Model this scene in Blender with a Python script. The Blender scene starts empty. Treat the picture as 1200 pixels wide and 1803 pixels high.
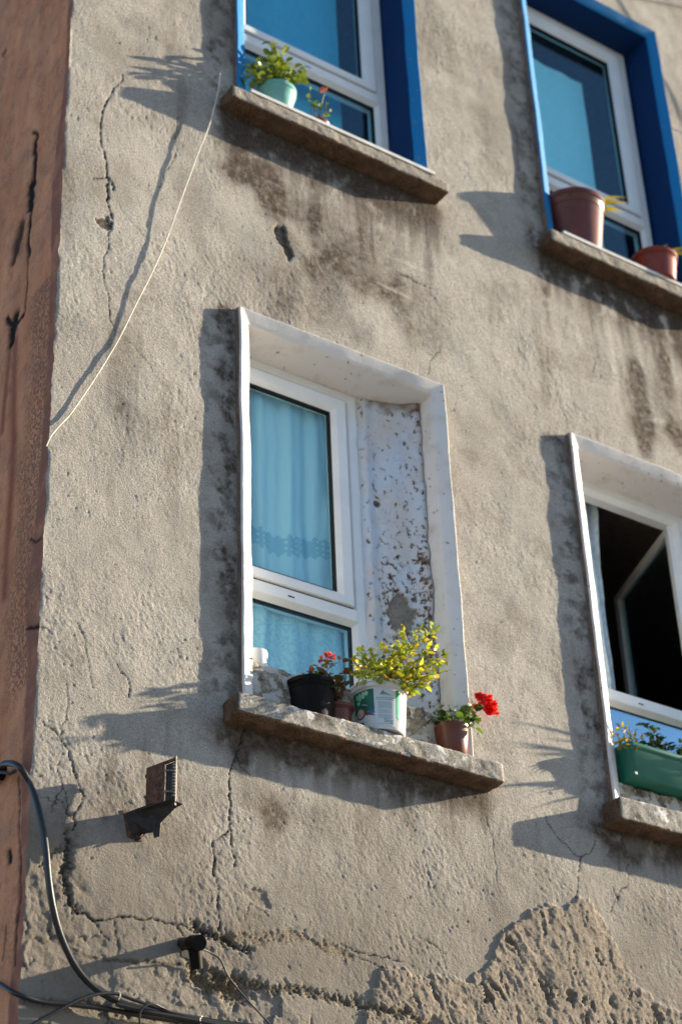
import bpy, bmesh, math, random
import numpy as np
from mathutils import Vector, Matrix

# ------------------------------------------------------------------ camera, sky, sun, exposure
S = bpy.context.scene
YAW, PIT, ROL, FPX = 0.62350711, 0.5672916, -0.04265829, 3464.87
CAM = np.array([-2.4588, -5.1318, 1.6])
cy_, sy_ = math.cos(YAW), math.sin(YAW)
Fv = np.array([sy_*math.cos(PIT), cy_*math.cos(PIT), math.sin(PIT)])
Rv = np.array([cy_, -sy_, 0.0]); Uv = np.cross(Rv, Fv)
Rv, Uv = math.cos(ROL)*Rv+math.sin(ROL)*Uv, -math.sin(ROL)*Rv+math.cos(ROL)*Uv
cd = bpy.data.cameras.new('camera'); cam = bpy.data.objects.new('camera', cd); S.collection.objects.link(cam)
M4 = Matrix.Identity(4)
for i in range(3):
    M4[i][0], M4[i][1], M4[i][2], M4[i][3] = Rv[i], Uv[i], -Fv[i], CAM[i]
cam.matrix_world = M4
cd.sensor_fit = 'VERTICAL'; cd.sensor_height = 36.0; cd.lens = FPX/1803*36.0
cd.clip_start = 0.05; cd.clip_end = 3000
cd.dof.use_dof = True; cd.dof.focus_distance = 6.6; cd.dof.aperture_fstop = 2.1
S.camera = cam

SUN_T = Vector((-4.8, 1.0, -1.78)).normalized()        # the way sunlight travels
EL = math.asin(-SUN_T.z); TO = -SUN_T
AZ = math.atan2(TO.x, TO.y)                            # clockwise from +Y
w = bpy.data.worlds.new('World'); S.world = w; w.use_nodes = True
nt = w.node_tree; nt.nodes.clear()
sky = nt.nodes.new('ShaderNodeTexSky'); sky.sky_type = 'NISHITA'; sky.sun_disc = False
sky.sun_elevation = EL; sky.sun_rotation = AZ; sky.dust_density = 0.4; sky.ozone_density = 3.0; sky.air_density = 1.0
bg = nt.nodes.new('ShaderNodeBackground'); bg.inputs[1].default_value = 0.080
wo = nt.nodes.new('ShaderNodeOutputWorld')
nt.links.new(sky.outputs[0], bg.inputs[0]); nt.links.new(bg.outputs[0], wo.inputs[0])
sl = bpy.data.lights.new('sun', 'SUN'); sl.energy = 5.0; sl.angle = math.radians(0.53); sl.color = (1.0, 0.85, 0.62)
so = bpy.data.objects.new('sun', sl); S.collection.objects.link(so)
so.rotation_euler = SUN_T.to_track_quat('-Z', 'Y').to_euler(); so.location = (8, -4, 14)
S.view_settings.view_transform = 'Standard'; S.view_settings.look = 'None'
S.view_settings.exposure = 1.40; S.view_settings.gamma = 1.0
S.render.engine = 'CYCLES'

# ------------------------------------------------------------------ helpers
C = S.collection
random.seed(5)
def W(px, py, dep=0.0):
    """point of the plane y = dep seen at photo pixel (px, py)"""
    d = Fv + Rv*(px-600)/FPX - Uv*(py-901.5)/FPX
    return Vector(CAM + d*((dep-CAM[1])/d[1]))
def WX(px, py, X=0.0):
    d = Fv + Rv*(px-600)/FPX - Uv*(py-901.5)/FPX
    return Vector(CAM + d*((X-CAM[0])/d[0]))

def tag(o, label=None, cat=None, group=None, kind=None):
    if label: o['label'] = label
    if cat: o['category'] = cat
    if group: o['group'] = group
    if kind: o['kind'] = kind
    return o
def thing(name, loc, label, cat, group=None, rz=0.0):
    o = bpy.data.objects.new(name, None); C.objects.link(o); o.location = loc; o.rotation_euler = (0, 0, rz)
    o.empty_display_size = 0.05
    return tag(o, label, cat, group)
def obj(name, verts, faces, mat, parent=None, smooth=True, label=None, sharp=42):
    me = bpy.data.meshes.new(name); me.from_pydata([tuple(v) for v in verts], [], faces); me.update()
    mats = mat if isinstance(mat, (list, tuple)) else [mat]
    for m in mats: me.materials.append(m)
    if smooth:
        me.polygons.foreach_set('use_smooth', [True]*len(me.polygons))
        if sharp: me.set_sharp_from_angle(angle=math.radians(sharp))
    o = bpy.data.objects.new(name, me); C.objects.link(o)
    if parent: o.parent = parent
    if label: o['label'] = label
    return o
def bobj(name, bm, mat, parent=None, smooth=False, bevel=0.0, label=None, segs=2):
    if bevel:
        bmesh.ops.bevel(bm, geom=[e for e in bm.edges if e.is_manifold and e.calc_face_angle(0) > 0.5], offset=bevel, segments=segs, affect='EDGES', profile=0.6)
    me = bpy.data.meshes.new(name); bm.normal_update(); bm.to_mesh(me); bm.free()
    mats = mat if isinstance(mat, (list, tuple)) else [mat]
    for m in mats: me.materials.append(m)
    me.polygons.foreach_set('use_smooth', [smooth]*len(me.polygons))
    o = bpy.data.objects.new(name, me); C.objects.link(o)
    if parent: o.parent = parent
    if label: o['label'] = label
    return o
def box(bm, x0, x1, y0, y1, z0, z1, M=None, mi=0):
    vs = [bm.verts.new(Vector(p) if M is None else M @ Vector(p)) for p in
          ((x0,y0,z0),(x1,y0,z0),(x1,y1,z0),(x0,y1,z0),(x0,y0,z1),(x1,y0,z1),(x1,y1,z1),(x0,y1,z1))]
    for f in ((0,3,2,1),(4,5,6,7),(0,1,5,4),(1,2,6,5),(2,3,7,6),(3,0,4,7)):
        fc = bm.faces.new([vs[i] for i in f]); fc.material_index = mi
def prism(bm, profile, axis, a0, a1):
    """extrude a 2-D profile along x or z between a0 and a1"""
    def P(u, v, a): return (a, u, v) if axis == 'x' else (u, v, a)
    A = [bm.verts.new(P(u, v, a0)) for u, v in profile]; B = [bm.verts.new(P(u, v, a1)) for u, v in profile]
    n = len(profile)
    for i in range(n):
        bm.faces.new([A[i], A[(i+1) % n], B[(i+1) % n], B[i]])
    bm.faces.new(A[::-1]); bm.faces.new(B)
    bmesh.ops.recalc_face_normals(bm, faces=bm.faces)
def lathe(profile, n=40, cen=(0,0,0)):
    vs = []; fs = []
    for r, z in profile:
        for k in range(n):
            a = 2*math.pi*k/n; vs.append((cen[0]+r*math.cos(a), cen[1]+r*math.sin(a), cen[2]+z))
    for i in range(len(profile)-1):
        for k in range(n):
            k2 = (k+1) % n; fs.append((i*n+k, i*n+k2, (i+1)*n+k2, (i+1)*n+k))
    fs.append(tuple(range((len(profile)-1)*n, len(profile)*n))); fs.append(tuple(range(n-1, -1, -1)))
    return vs, fs
def catmull(P, k=8):
    P = [Vector(p) for p in P]; Q = [P[0]*2-P[1]]+P+[P[-1]*2-P[-2]]; out = []
    for i in range(1, len(Q)-2):
        a, b, c, d = Q[i-1:i+3]
        for j in range(k):
            t = j/k
            out.append(0.5*((2*b)+(c-a)*t+(2*a-5*b+4*c-d)*t*t+(3*b-a-3*c+d)*t**3))
    return out+[P[-1]]
def tube(P, r, n=8, vs=None, fs=None, r1=None):
    vs = [] if vs is None else vs; fs = [] if fs is None else fs
    P = [Vector(p) for p in P]; base = len(vs); up = Vector((0.3, 0.2, 1)).normalized(); m = len(P)
    for i, p in enumerate(P):
        t = (P[min(i+1, m-1)]-P[max(i-1, 0)]).normalized()
        a = t.cross(up)
        if a.length < 1e-3: a = t.cross(Vector((1, 0, 0)))
        a.normalize(); b = t.cross(a); up = b if b.dot(up) > 0 else -b
        rr = r if r1 is None else r+(r1-r)*i/(m-1)
        for k in range(n):
            q = 2*math.pi*k/n; vs.append(p+a*rr*math.cos(q)+b*rr*math.sin(q))
    for i in range(m-1):
        for k in range(n):
            k2 = (k+1) % n
            fs.append((base+i*n+k, base+i*n+k2, base+(i+1)*n+k2, base+(i+1)*n+k))
    fs.append(tuple(base+k for k in range(n-1, -1, -1))); fs.append(tuple(base+(m-1)*n+k for k in range(n)))
    return vs, fs

# numpy noise
def pn(x, y, seed=0):
    rs = np.random.RandomState(seed); G = rs.rand(256, 256)*2*np.pi
    xi = np.floor(x).astype(np.int64); yi = np.floor(y).astype(np.int64); xf = x-xi; yf = y-yi
    u = xf*xf*xf*(xf*(xf*6-15)+10); v = yf*yf*yf*(yf*(yf*6-15)+10)
    def g(i, j, dx, dy):
        a = G[(xi+i) & 255, (yi+j) & 255]; return np.cos(a)*dx+np.sin(a)*dy
    n0 = g(0,0,xf,yf)*(1-u)+g(1,0,xf-1,yf)*u; n1 = g(0,1,xf,yf-1)*(1-u)+g(1,1,xf-1,yf-1)*u
    return (n0*(1-v)+n1*v)*1.5
def fbm(x, y, sc, oct=4, seed=0, gain=0.5):
    o = 0; a = 1; f = 1/sc
    for i in range(oct):
        o = o+a*pn(x*f+7.3*i, y*f+3.1*i, seed+i); a *= gain; f *= 2.03
    return o
def sstep(e0, e1, x):
    t = np.clip((x-e0)/(e1-e0), 0, 1); return t*t*(3-2*t)
def jitter(P, amp, it=4, seed=0):
    rs = random.Random(seed); P = [tuple(p) for p in P]
    for k in range(it):
        Q = []
        for a, b in zip(P[:-1], P[1:]):
            L = math.hypot(b[0]-a[0], b[1]-a[1]); n = (-(b[1]-a[1])/(L+1e-9), (b[0]-a[0])/(L+1e-9)); d = rs.gauss(0, amp*L)
            Q += [a, ((a[0]+b[0])/2+n[0]*d, (a[1]+b[1])/2+n[1]*d)]
            if L < 0.006: Q.pop()
        P = Q+[P[-1]]
    return P
def polydist(X, Z, P, rad, fld):
    """min distance to a polyline, written into fld where closer than rad"""
    for a, b in zip(P[:-1], P[1:]):
        x0, x1 = min(a[0], b[0])-rad, max(a[0], b[0])+rad; z0, z1 = min(a[1], b[1])-rad, max(a[1], b[1])+rad
        i0, i1 = np.searchsorted(X, x0), np.searchsorted(X, x1); j0, j1 = np.searchsorted(Z, z0), np.searchsorted(Z, z1)
        if i0 >= i1 or j0 >= j1: continue
        xx, zz = np.meshgrid(X[i0:i1], Z[j0:j1]); dx, dz = b[0]-a[0], b[1]-a[1]; L = dx*dx+dz*dz+1e-12
        t = np.clip(((xx-a[0])*dx+(zz-a[1])*dz)/L, 0, 1); d = np.hypot(xx-a[0]-t*dx, zz-a[1]-t*dz)
        s = fld[j0:j1, i0:i1]; np.minimum(s, d, out=s)
def inside(xx, zz, P):
    r = np.zeros(xx.shape, bool); n = len(P)
    for i in range(n):
        (xa, za), (xb, zb) = P[i], P[(i+1) % n]
        c = ((za > zz) != (zb > zz)) & (xx < (xb-xa)*(zz-za)/(zb-za+1e-12)+xa); r ^= c
    return r
def wl(pts):
    return [(W(*p).x, W(*p).z) for p in pts]
def gridmesh(name, PX, PY, PZ, mat, parent=None, mask=None, attrs=None, flip=False, label=None):
    nz, nx = PX.shape
    me = bpy.data.meshes.new(name); co = np.stack([PX, PY, PZ], -1).reshape(-1, 3).astype(np.float32)
    idx = np.arange(nz*nx).reshape(nz, nx)
    q = np.stack([idx[:-1,:-1], idx[:-1,1:], idx[1:,1:], idx[1:,:-1]], -1)
    q = q[mask] if mask is not None else q.reshape(-1, 4)
    if flip: q = q[:, ::-1]
    me.vertices.add(len(co)); me.vertices.foreach_set('co', co.ravel())
    me.loops.add(q.size); me.loops.foreach_set('vertex_index', q.ravel().astype(np.int32))
    me.polygons.add(len(q)); me.polygons.foreach_set('loop_start', np.arange(0, q.size, 4, dtype=np.int32))
    me.polygons.foreach_set('loop_total', np.full(len(q), 4, dtype=np.int32))
    me.update(calc_edges=True); me.polygons.foreach_set('use_smooth', np.ones(len(q), bool))
    for k, v in (attrs or {}).items():
        a = me.attributes.new(k, 'FLOAT', 'POINT'); a.data.foreach_set('value', v.ravel().astype(np.float32))
    me.materials.append(mat); me.validate()
    o = bpy.data.objects.new(name, me); C.objects.link(o)
    if parent: o.parent = parent
    if label: o['label'] = label
    return o

# ------------------------------------------------------------------ materials
class NM:
    def __init__(s, name):
        s.m = bpy.data.materials.new(name); s.m.use_nodes = True; s.t = s.m.node_tree
        s.b = s.t.nodes['Principled BSDF']; s.out = s.t.nodes['Material Output']; s._tc = None
    def n(s, typ, **kw):
        x = s.t.nodes.new(typ)
        for k, v in kw.items(): setattr(x, k, v)
        return x
    def l(s, a, b): s.t.links.new(a, b)
    def tc(s):
        if s._tc is None: s._tc = s.n('ShaderNodeTexCoord').outputs['Object']
        return s._tc
    def mapping(s, scale, rot=(0,0,0)):
        m = s.n('ShaderNodeMapping'); m.inputs['Scale'].default_value = scale; m.inputs['Rotation'].default_value = rot
        s.l(s.tc(), m.inputs[0]); return m.outputs[0]
    def noise(s, scale, detail=4, rough=0.55, vec=None):
        x = s.n('ShaderNodeTexNoise'); x.inputs['Scale'].default_value = scale; x.inputs['Detail'].default_value = detail
        x.inputs['Roughness'].default_value = rough; s.l(vec or s.tc(), x.inputs['Vector']); return x.outputs['Fac']
    def ramp(s, fac, stops):
        x = s.n('ShaderNodeValToRGB'); e = x.color_ramp.elements
        while len(e) < len(stops): e.new(0.5)
        for i, (p, c) in enumerate(stops):
            e[i].position = p; e[i].color = tuple(c)+(1,) if isinstance(c, (tuple, list)) else (c, c, c, 1)
        s.l(fac, x.inputs[0]); return x.outputs[0]
    def mix(s, fac, a, b, blend='MIX'):
        x = s.n('ShaderNodeMix', data_type='RGBA', blend_type=blend)
        for k, v in ((0, fac), (6, a), (7, b)):
            if hasattr(v, 'is_output'): s.l(v, x.inputs[k])
            elif k == 0: x.inputs[0].default_value = v
            else: x.inputs[k].default_value = tuple(v)+(1,)
        return x.outputs[2]
    def math(s, op, a, b=0.0, clamp=False):
        x = s.n('ShaderNodeMath', operation=op); x.use_clamp = clamp
        for i, v in enumerate((a, b)):
            if hasattr(v, 'is_output'): s.l(v, x.inputs[i])
            else: x.inputs[i].default_value = v
        return x.outputs[0]
    def attr(s, name):
        x = s.n('ShaderNodeAttribute'); x.attribute_name = name; return x.outputs['Fac']
    def col(s, v):
        if hasattr(v, 'is_output'): s.l(v, s.b.inputs['Base Color'])
        else: s.b.inputs['Base Color'].default_value = tuple(v)+(1,)
    def rough(s, v, spec=0.3):
        s.b.inputs['Roughness'].default_value = v; s.b.inputs['Specular IOR Level'].default_value = spec
    def bump(s, h, dist, strength=1.0, prev=None):
        x = s.n('ShaderNodeBump'); x.inputs['Distance'].default_value = dist; x.inputs['Strength'].default_value = strength
        s.l(h, x.inputs['Height'])
        if prev is not None: s.l(prev, x.inputs['Normal'])
        s.l(x.outputs[0], s.b.inputs['Normal']); return x.outputs[0]

def mat_wall():
    k = NM('stucco'); 
    big = k.ramp(k.noise(1.3, 5, 0.6), [(0.36, 0.0), (0.66, 1.0)])
    c = k.mix(big, (0.40, 0.37, 0.335), (0.49, 0.46, 0.42))
    med = k.ramp(k.noise(9, 6, 0.65), [(0.38, 0.0), (0.68, 1.0)])
    c = k.mix(k.math('MULTIPLY', med, 0.5), c, (0.35, 0.32, 0.28))
    fine = k.ramp(k.noise(150, 4, 0.75), [(0.32, 0.60), (0.68, 1.28)])
    c = k.mix(1.0, c, fine, 'MULTIPLY')
    stn = k.math('MULTIPLY', k.attr('stain'), k.ramp(k.noise(30, 7, 0.75), [(0.34, 0.42), (0.60, 1.25)]), True)
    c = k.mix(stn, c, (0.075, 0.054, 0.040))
    c = k.mix(k.math('MULTIPLY', k.attr('lite'), 0.75, True), c, (0.62, 0.58, 0.52))
    dam = k.attr('damp'); c = k.mix(k.math('MULTIPLY', dam, 0.8, True), c, (0.215, 0.188, 0.158))
    c = k.mix(k.attr('sill_shade'), c, k.mix(k.ramp(k.noise(70, 4, .7), [(.4, 0.0), (.62, 1.0)]), (0.045, 0.033, 0.027), (0.10, 0.078, 0.062)))
    raw = k.mix(k.ramp(k.noise(60, 5, 0.7), [(0.35, 0.0), (0.65, 1.0)]), (0.235, 0.195, 0.155), (0.41, 0.345, 0.28))
    c = k.mix(k.attr('raw'), c, raw)
    grit = k.mix(k.ramp(k.noise(170, 3, 0.6), [(0.4, 0.0), (0.6, 1.0)]), (0.09, 0.06, 0.035), (0.48, 0.37, 0.22))
    c = k.mix(k.attr('grit'), c, grit)
    c = k.mix(k.attr('crack'), c, (0.018, 0.014, 0.012))
    k.col(c); k.rough(0.93, 0.15)
    b = k.bump(k.noise(330, 4, 0.7), 0.0018, 1.0)
    b2 = k.bump(k.noise(120, 5, 0.7), 0.0058, 0.9, b)
    k.bump(k.math('MULTIPLY', k.math('MAXIMUM', k.attr('raw'), k.attr('grit')), k.noise(150, 5, 0.8)), 0.008, 1.0, b2)
    return k.m
def mat_side():
    k = NM('red_render'); 
    v = k.mapping((1, 3.2, 0.7)); st = k.ramp(k.noise(2.4, 7, 0.7, v), [(0.32, 0.0), (0.68, 1.0)])
    c = k.mix(st, (0.56, 0.205, 0.088), (0.76, 0.35, 0.185))
    c = k.mix(k.math('MULTIPLY', k.ramp(k.noise(13, 6, 0.7), [(0.5, 0.0), (0.66, 1.0)]), 0.55), c, (0.27, 0.11, 0.07))
    c = k.mix(k.math('MULTIPLY', k.ramp(k.noise(5, 5, 0.6), [(0.45, 0.0), (0.7, 1.0)]), 0.5), c, (0.30, 0.17, 0.12))
    c = k.mix(k.attr('band'), c, (0.29, 0.115, 0.075))
    c = k.mix(k.attr('rust'), c, (0.24, 0.05, 0.025))
    c = k.mix(k.math('MULTIPLY', k.attr('peel'), k.ramp(k.noise(70, 3, 0.7), [(0.45, 0.0), (0.55, 1.0)])), c, (0.26, 0.12, 0.07))
    fine = k.ramp(k.noise(190, 3, 0.7), [(0.3, 0.75), (0.7, 1.2)]); c = k.mix(1.0, c, fine, 'MULTIPLY')
    c = k.mix(k.attr('crack'), c, (0.012, 0.008, 0.006))
    k.col(c); k.rough(0.8, 0.25); k.bump(k.noise(160, 5, 0.7), 0.0016, 0.9); return k.m
def mat_paint(name, col, dirty=(0.3,0.25,0.2), amt=0.5, chips=0.0, under=(0.2,0.17,0.14), spec=0.3, rough=0.6):
    k = NM(name); d = k.ramp(k.noise(7, 6, 0.65), [(0.5, 0.0), (0.78, 1.0)])
    c = k.mix(k.math('MULTIPLY', d, amt), col, dirty)
    if chips:
        ch = k.ramp(k.noise(42, 5, 0.6), [(1-chips, 0.0), (1-chips+0.02, 1.0)]); c = k.mix(ch, c, under)
    k.col(c); k.rough(rough, spec); b = k.bump(k.noise(60, 4, 0.6), 0.002, 0.5); k.bump(k.noise(260, 3, 0.6), 0.0008, 0.6, b); return k.m
def mat_filler():
    k = NM('flaking_whitewash')
    c = k.mix(k.ramp(k.noise(6, 5, 0.6), [(0.42, 0.0), (0.7, 1.0)]), (0.56, 0.63, 0.74), (0.60, 0.55, 0.51))
    c = k.mix(k.attr('edge_brown'), c, (0.20, 0.13, 0.10))
    sub = k.mix(k.ramp(k.noise(60, 4, 0.6), [(0.4, 0.0), (0.6, 1.0)]), (0.075, 0.04, 0.025), (0.22, 0.17, 0.13))
    c = k.mix(k.attr('chip'), c, sub); c = k.mix(k.attr('bare'), c, (0.235, 0.215, 0.19))
    k.col(c); k.rough(0.8, 0.2); b = k.bump(k.noise(45, 5, 0.6), 0.003, 0.6); k.bump(k.noise(240, 3, 0.6), 0.0008, 0.7, b); return k.m
def mat_concrete(name, a, b_, stain=(0.06,0.045,0.035), samt=0.6, white=0.0, peelcol=(0.62,0.60,0.56)):
    k = NM(name); c = k.mix(k.ramp(k.noise(14, 6, 0.7), [(0.35, 0.0), (0.65, 1.0)]), a, b_)
    sp = k.ramp(k.noise(120, 4, 0.75), [(0.36, 0.45), (0.52, 1.0), (0.7, 1.25)]); c = k.mix(1.0, c, sp, 'MULTIPLY')
    c = k.mix(k.math('MULTIPLY', k.ramp(k.noise(11, 6, 0.7), [(0.5, 0.0), (0.66, 1.0)]), samt), c, stain)
    if white:
        c = k.mix(k.ramp(k.noise(17, 6, 0.62), [(1-white, 0.0), (1-white+0.03, 1.0)]), c, peelcol)
    k.col(c); k.rough(0.92, 0.15); b = k.bump(k.noise(70, 5, 0.7), 0.004, 0.8); k.bump(k.noise(300, 3, 0.6), 0.001, 0.8, b); return k.m
def mat_plain(name, col, rough=0.5, spec=0.5, var=0.15, scale=30, metal=0.0, bump=0.0):
    k = NM(name); d = tuple(x*(1-var) for x in col); l = tuple(min(1, x*(1+var)) for x in col)
    k.col(k.mix(k.ramp(k.noise(scale, 4, 0.6), [(0.35, 0.0), (0.65, 1.0)]), d, l)); k.rough(rough, spec); k.b.inputs['Metallic'].default_value = metal
    if bump: k.bump(k.noise(scale*4, 4, 0.6), bump, 0.8)
    return k.m
def mat_leaf(name, cols, trans=0.45, rough=0.4):
    k = NM(name); g = k.n('ShaderNodeNewGeometry')
    n = len(cols); c = k.ramp(g.outputs['Random Per Island'], [(i/max(1, n-1), cols[i]) for i in range(n)])
    c = k.mix(1.0, c, k.ramp(k.noise(180, 3, 0.6), [(0.3, 0.8), (0.7, 1.15)]), 'MULTIPLY')
    k.col(c); k.rough(rough, 0.45)
    t = k.n('ShaderNodeBsdfTranslucent'); k.l(k.mix(1.0, c, (1.5, 1.4, 0.6), 'MULTIPLY'), t.inputs[0])
    m = k.n('ShaderNodeMixShader'); m.inputs[0].default_value = trans; k.l(k.b.outputs[0], m.inputs[1]); k.l(t.outputs[0], m.inputs[2])
    k.l(m.outputs[0], k.out.inputs[0]); return k.m
def mat_glass(name='window_glass', refl=0.06, tint=(0.84, 0.97, 1.0)):
    k = NM(name); k.t.nodes.remove(k.b)
    tr = k.n('ShaderNodeBsdfTransparent'); tr.inputs[0].default_value = tint+(1,)
    gl = k.n('ShaderNodeBsdfGlossy'); gl.inputs['Roughness'].default_value = 0.012; gl.inputs[0].default_value = (0.6, 0.88, 1.0, 1)
    bp_ = k.n('ShaderNodeBump'); bp_.inputs['Distance'].default_value = 0.002; bp_.inputs['Strength'].default_value = 0.15
    k.l(k.noise(2.2, 2, 0.5), bp_.inputs['Height']); k.l(bp_.outputs[0], gl.inputs['Normal'])
    m = k.n('ShaderNodeMixShader'); m.inputs[0].default_value = refl
    k.l(tr.outputs[0], m.inputs[1]); k.l(gl.outputs[0], m.inputs[2]); k.l(m.outputs[0], k.out.inputs[0]); return k.m
def mat_curtain():
    k = NM('lace_cloth'); lace = k.attr('lace')
    v = k.n('ShaderNodeTexVoronoi'); v.inputs['Scale'].default_value = 40; v.inputs['Randomness'].default_value = 0.15; k.l(k.tc(), v.inputs['Vector'])
    dots = k.ramp(v.outputs['Distance'], [(0.20, 1.0), (0.32, 0.0)])
    dark = k.math('MULTIPLY', lace, k.math('SUBTRACT', 1.0, dots), True)
    c = k.mix(dark, (0.80, 0.94, 0.97), (0.46, 0.68, 0.77))
    v2 = k.n('ShaderNodeTexWave'); v2.wave_type = 'RINGS'; v2.inputs['Scale'].default_value = 7; v2.inputs['Distortion'].default_value = 22; v2.inputs['Detail'].default_value = 3; v2.inputs['Detail Scale'].default_value = 2.2; v2.wave_type = 'BANDS'
    k.l(k.tc(), v2.inputs['Vector'])
    c = k.mix(k.math('MULTIPLY', k.math('MULTIPLY', k.attr('swirl'), 0.55), k.ramp(v2.outputs['Fac'], [(0.45, 0.0), (0.6, 1.0)])), c, (0.45, 0.74, 0.84))
    k.col(c); k.rough(0.9, 0.1)
    t = k.n('ShaderNodeBsdfTranslucent'); k.l(c, t.inputs[0]); m = k.n('ShaderNodeMixShader'); m.inputs[0].default_value = 0.25
    k.l(k.b.outputs[0], m.inputs[1]); k.l(t.outputs[0], m.inputs[2]); k.l(m.outputs[0], k.out.inputs[0]); return k.m

M = {}
M['wall'] = mat_wall(); M['side'] = mat_side(); M['filler'] = mat_filler()
M['white'] = mat_paint('white_paint', (0.74, 0.72, 0.71), (0.46, 0.38, 0.32), 0.7, 0.345, (0.30, 0.24, 0.20), 0.3, 0.65)
M['blue'] = mat_paint('blue_paint', (0.014, 0.20, 0.48), (0.05, 0.16, 0.30), 0.6, 0.36, (0.10, 0.24, 0.42), 0.15, 0.6)
M['navy'] = mat_paint('dark_blue_reveal', (0.004, 0.035, 0.13), (0.008, 0.03, 0.09), 0.5, 0.2, (0.02, 0.05, 0.1), 0.15, 0.6)  # darker blue for the reveals of the blue windows
M['outer'] = mat_concrete('surround_edge', (0.20, 0.14, 0.11), (0.30, 0.22, 0.17), samt=0.5)
M['sill_a'] = mat_concrete('worn_sill', (0.30, 0.28, 0.25), (0.44, 0.41, 0.37), samt=0.85, white=0.42, peelcol=(0.60, 0.60, 0.60))
M['sill_b'] = mat_concrete('concrete_sill', (0.30, 0.265, 0.225), (0.42, 0.38, 0.33), samt=0.4)
M['under'] = mat_concrete('dark_brown_concrete', (0.11, 0.07, 0.045), (0.20, 0.13, 0.085), samt=0.7)  # darker brown for the sill undersides and left ends
M['marble'] = mat_plain('white_stone', (0.72, 0.71, 0.68), 0.4, 0.4, 0.1, 20)
M['step'] = mat_concrete('old_mortar', (0.26, 0.22, 0.17), (0.44, 0.39, 0.32), samt=0.9, white=0.5, peelcol=(0.50, 0.49, 0.47))
M['pvc'] = mat_plain('white_plastic_frame', (0.80, 0.82, 0.83), 0.35, 0.5, 0.04, 8)
M['gasket'] = mat_plain('black_seal', (0.015, 0.015, 0.016), 0.6, 0.3)
M['glass'] = mat_glass(); M['glass_low'] = mat_glass('mirroring_glass', 0.5, (0.4, 0.5, 0.55))
M['curtain'] = mat_curtain()
M['sheer'] = mat_plain('sheer_cloth', (0.55, 0.66, 0.74), 0.9, 0.1)
M['blind_a'] = mat_plain('blue_cloth', (0.13, 0.50, 0.68), 0.9, 0.1, 0.05)
M['blind_b'] = mat_plain('light_blue_cloth', (0.60, 0.95, 0.97), 0.9, 0.1, 0.03)
M['room'] = mat_plain('room_plaster', (0.30, 0.25, 0.22), 0.9, 0.1)
M['roof'] = mat_plain('roof_slab', (0.25, 0.24, 0.23), 0.9, 0.1, bump=0.003)
M['asphalt'] = mat_plain('street_asphalt', (0.155, 0.15, 0.145), 0.9, 0.2, 0.25, 60, bump=0.003)
M['black'] = mat_plain('black_plastic', (0.007, 0.006, 0.006), 0.6, 0.12, 0.3, 40)
M['cable'] = mat_plain('black_rubber', (0.010, 0.010, 0.011), 0.33, 0.5, 0.3, 60)
M['cord'] = mat_plain('white_cord', (0.70, 0.66, 0.58), 0.6, 0.3)
M['rustm'] = mat_plain('rusty_steel', (0.115, 0.055, 0.035), 0.75, 0.3, 0.5, 50, bump=0.001)
M['darkm'] = mat_plain('blackened_steel', (0.022, 0.018, 0.016), 0.55, 0.4, 0.4, 60, bump=0.0006)
M['edge'] = mat_plain('bare_metal', (0.50, 0.47, 0.42), 0.4, 0.5, 0.2, 60)
M['flange'] = mat_plain('dark_edged_metal', (0.20, 0.18, 0.16), 0.6, 0.3, 0.3, 60)
M['vent_pin'] = mat_plain('dull_metal', (0.26, 0.24, 0.22), 0.6, 0.3, 0.3, 60)
M['terra'] = mat_plain('brown_plastic_pot', (0.135, 0.038, 0.024), 0.36, 0.38, 0.18, 12)
M['terra2'] = mat_plain('red_plastic_pot', (0.22, 0.036, 0.018), 0.36, 0.38, 0.18, 12)
M['mint'] = mat_plain('mint_plastic_pot', (0.16, 0.42, 0.36), 0.35, 0.5, 0.1, 12)
M['trough'] = mat_plain('green_plastic_trough', (0.012, 0.15, 0.105), 0.4, 0.5, 0.12, 12)
M['tub'] = mat_plain('white_tub_plastic', (0.72, 0.74, 0.75), 0.3, 0.5, 0.04, 12)
M['g_dark'] = mat_plain('dark_green_print', (0.0, 0.115, 0.065), 0.35, 0.5)
M['g_mid'] = mat_plain('green_print', (0.02, 0.36, 0.22), 0.35, 0.5)
M['g_lite'] = mat_plain('pale_green_print', (0.22, 0.60, 0.42), 0.35, 0.5)
M['b_print'] = mat_plain('blue_print', (0.01, 0.12, 0.40), 0.35, 0.5)
M['br_print'] = mat_plain('brown_print', (0.16, 0.06, 0.045), 0.35, 0.5)
M['be_print'] = mat_plain('beige_print', (0.50, 0.42, 0.36), 0.35, 0.5)
M['lab'] = mat_plain('pale_label', (0.62, 0.66, 0.72), 0.35, 0.5, 0.03)
M['ink'] = mat_plain('grey_green_ink', (0.12, 0.27, 0.27), 0.4, 0.5)
M['soil'] = mat_plain('potting_soil', (0.035, 0.022, 0.015), 0.95, 0.1, 0.4, 90, bump=0.004)
M['stem'] = mat_plain('green_stem', (0.13, 0.16, 0.045), 0.6, 0.3)
M['stemr'] = mat_plain('woody_stem', (0.11, 0.07, 0.045), 0.7, 0.3)
M['lf_yel'] = mat_leaf('yellow_green_leaves', [(0.14,0.24,0.02), (0.44,0.50,0.04), (0.62,0.55,0.08), (0.24,0.38,0.03), (0.55,0.36,0.08), (0.05,0.11,0.02), (0.34,0.44,0.04), (0.20,0.09,0.05)], 0.35)
M['lf_suc'] = mat_leaf('fleshy_leaves', [(0.05,0.12,0.015), (0.20,0.28,0.03), (0.34,0.38,0.06), (0.08,0.16,0.02)], 0.2, 0.25)
M['lf_ger'] = mat_leaf('geranium_leaves', [(0.02,0.06,0.012), (0.05,0.12,0.02), (0.16,0.25,0.03), (0.03,0.07,0.02)])
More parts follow.
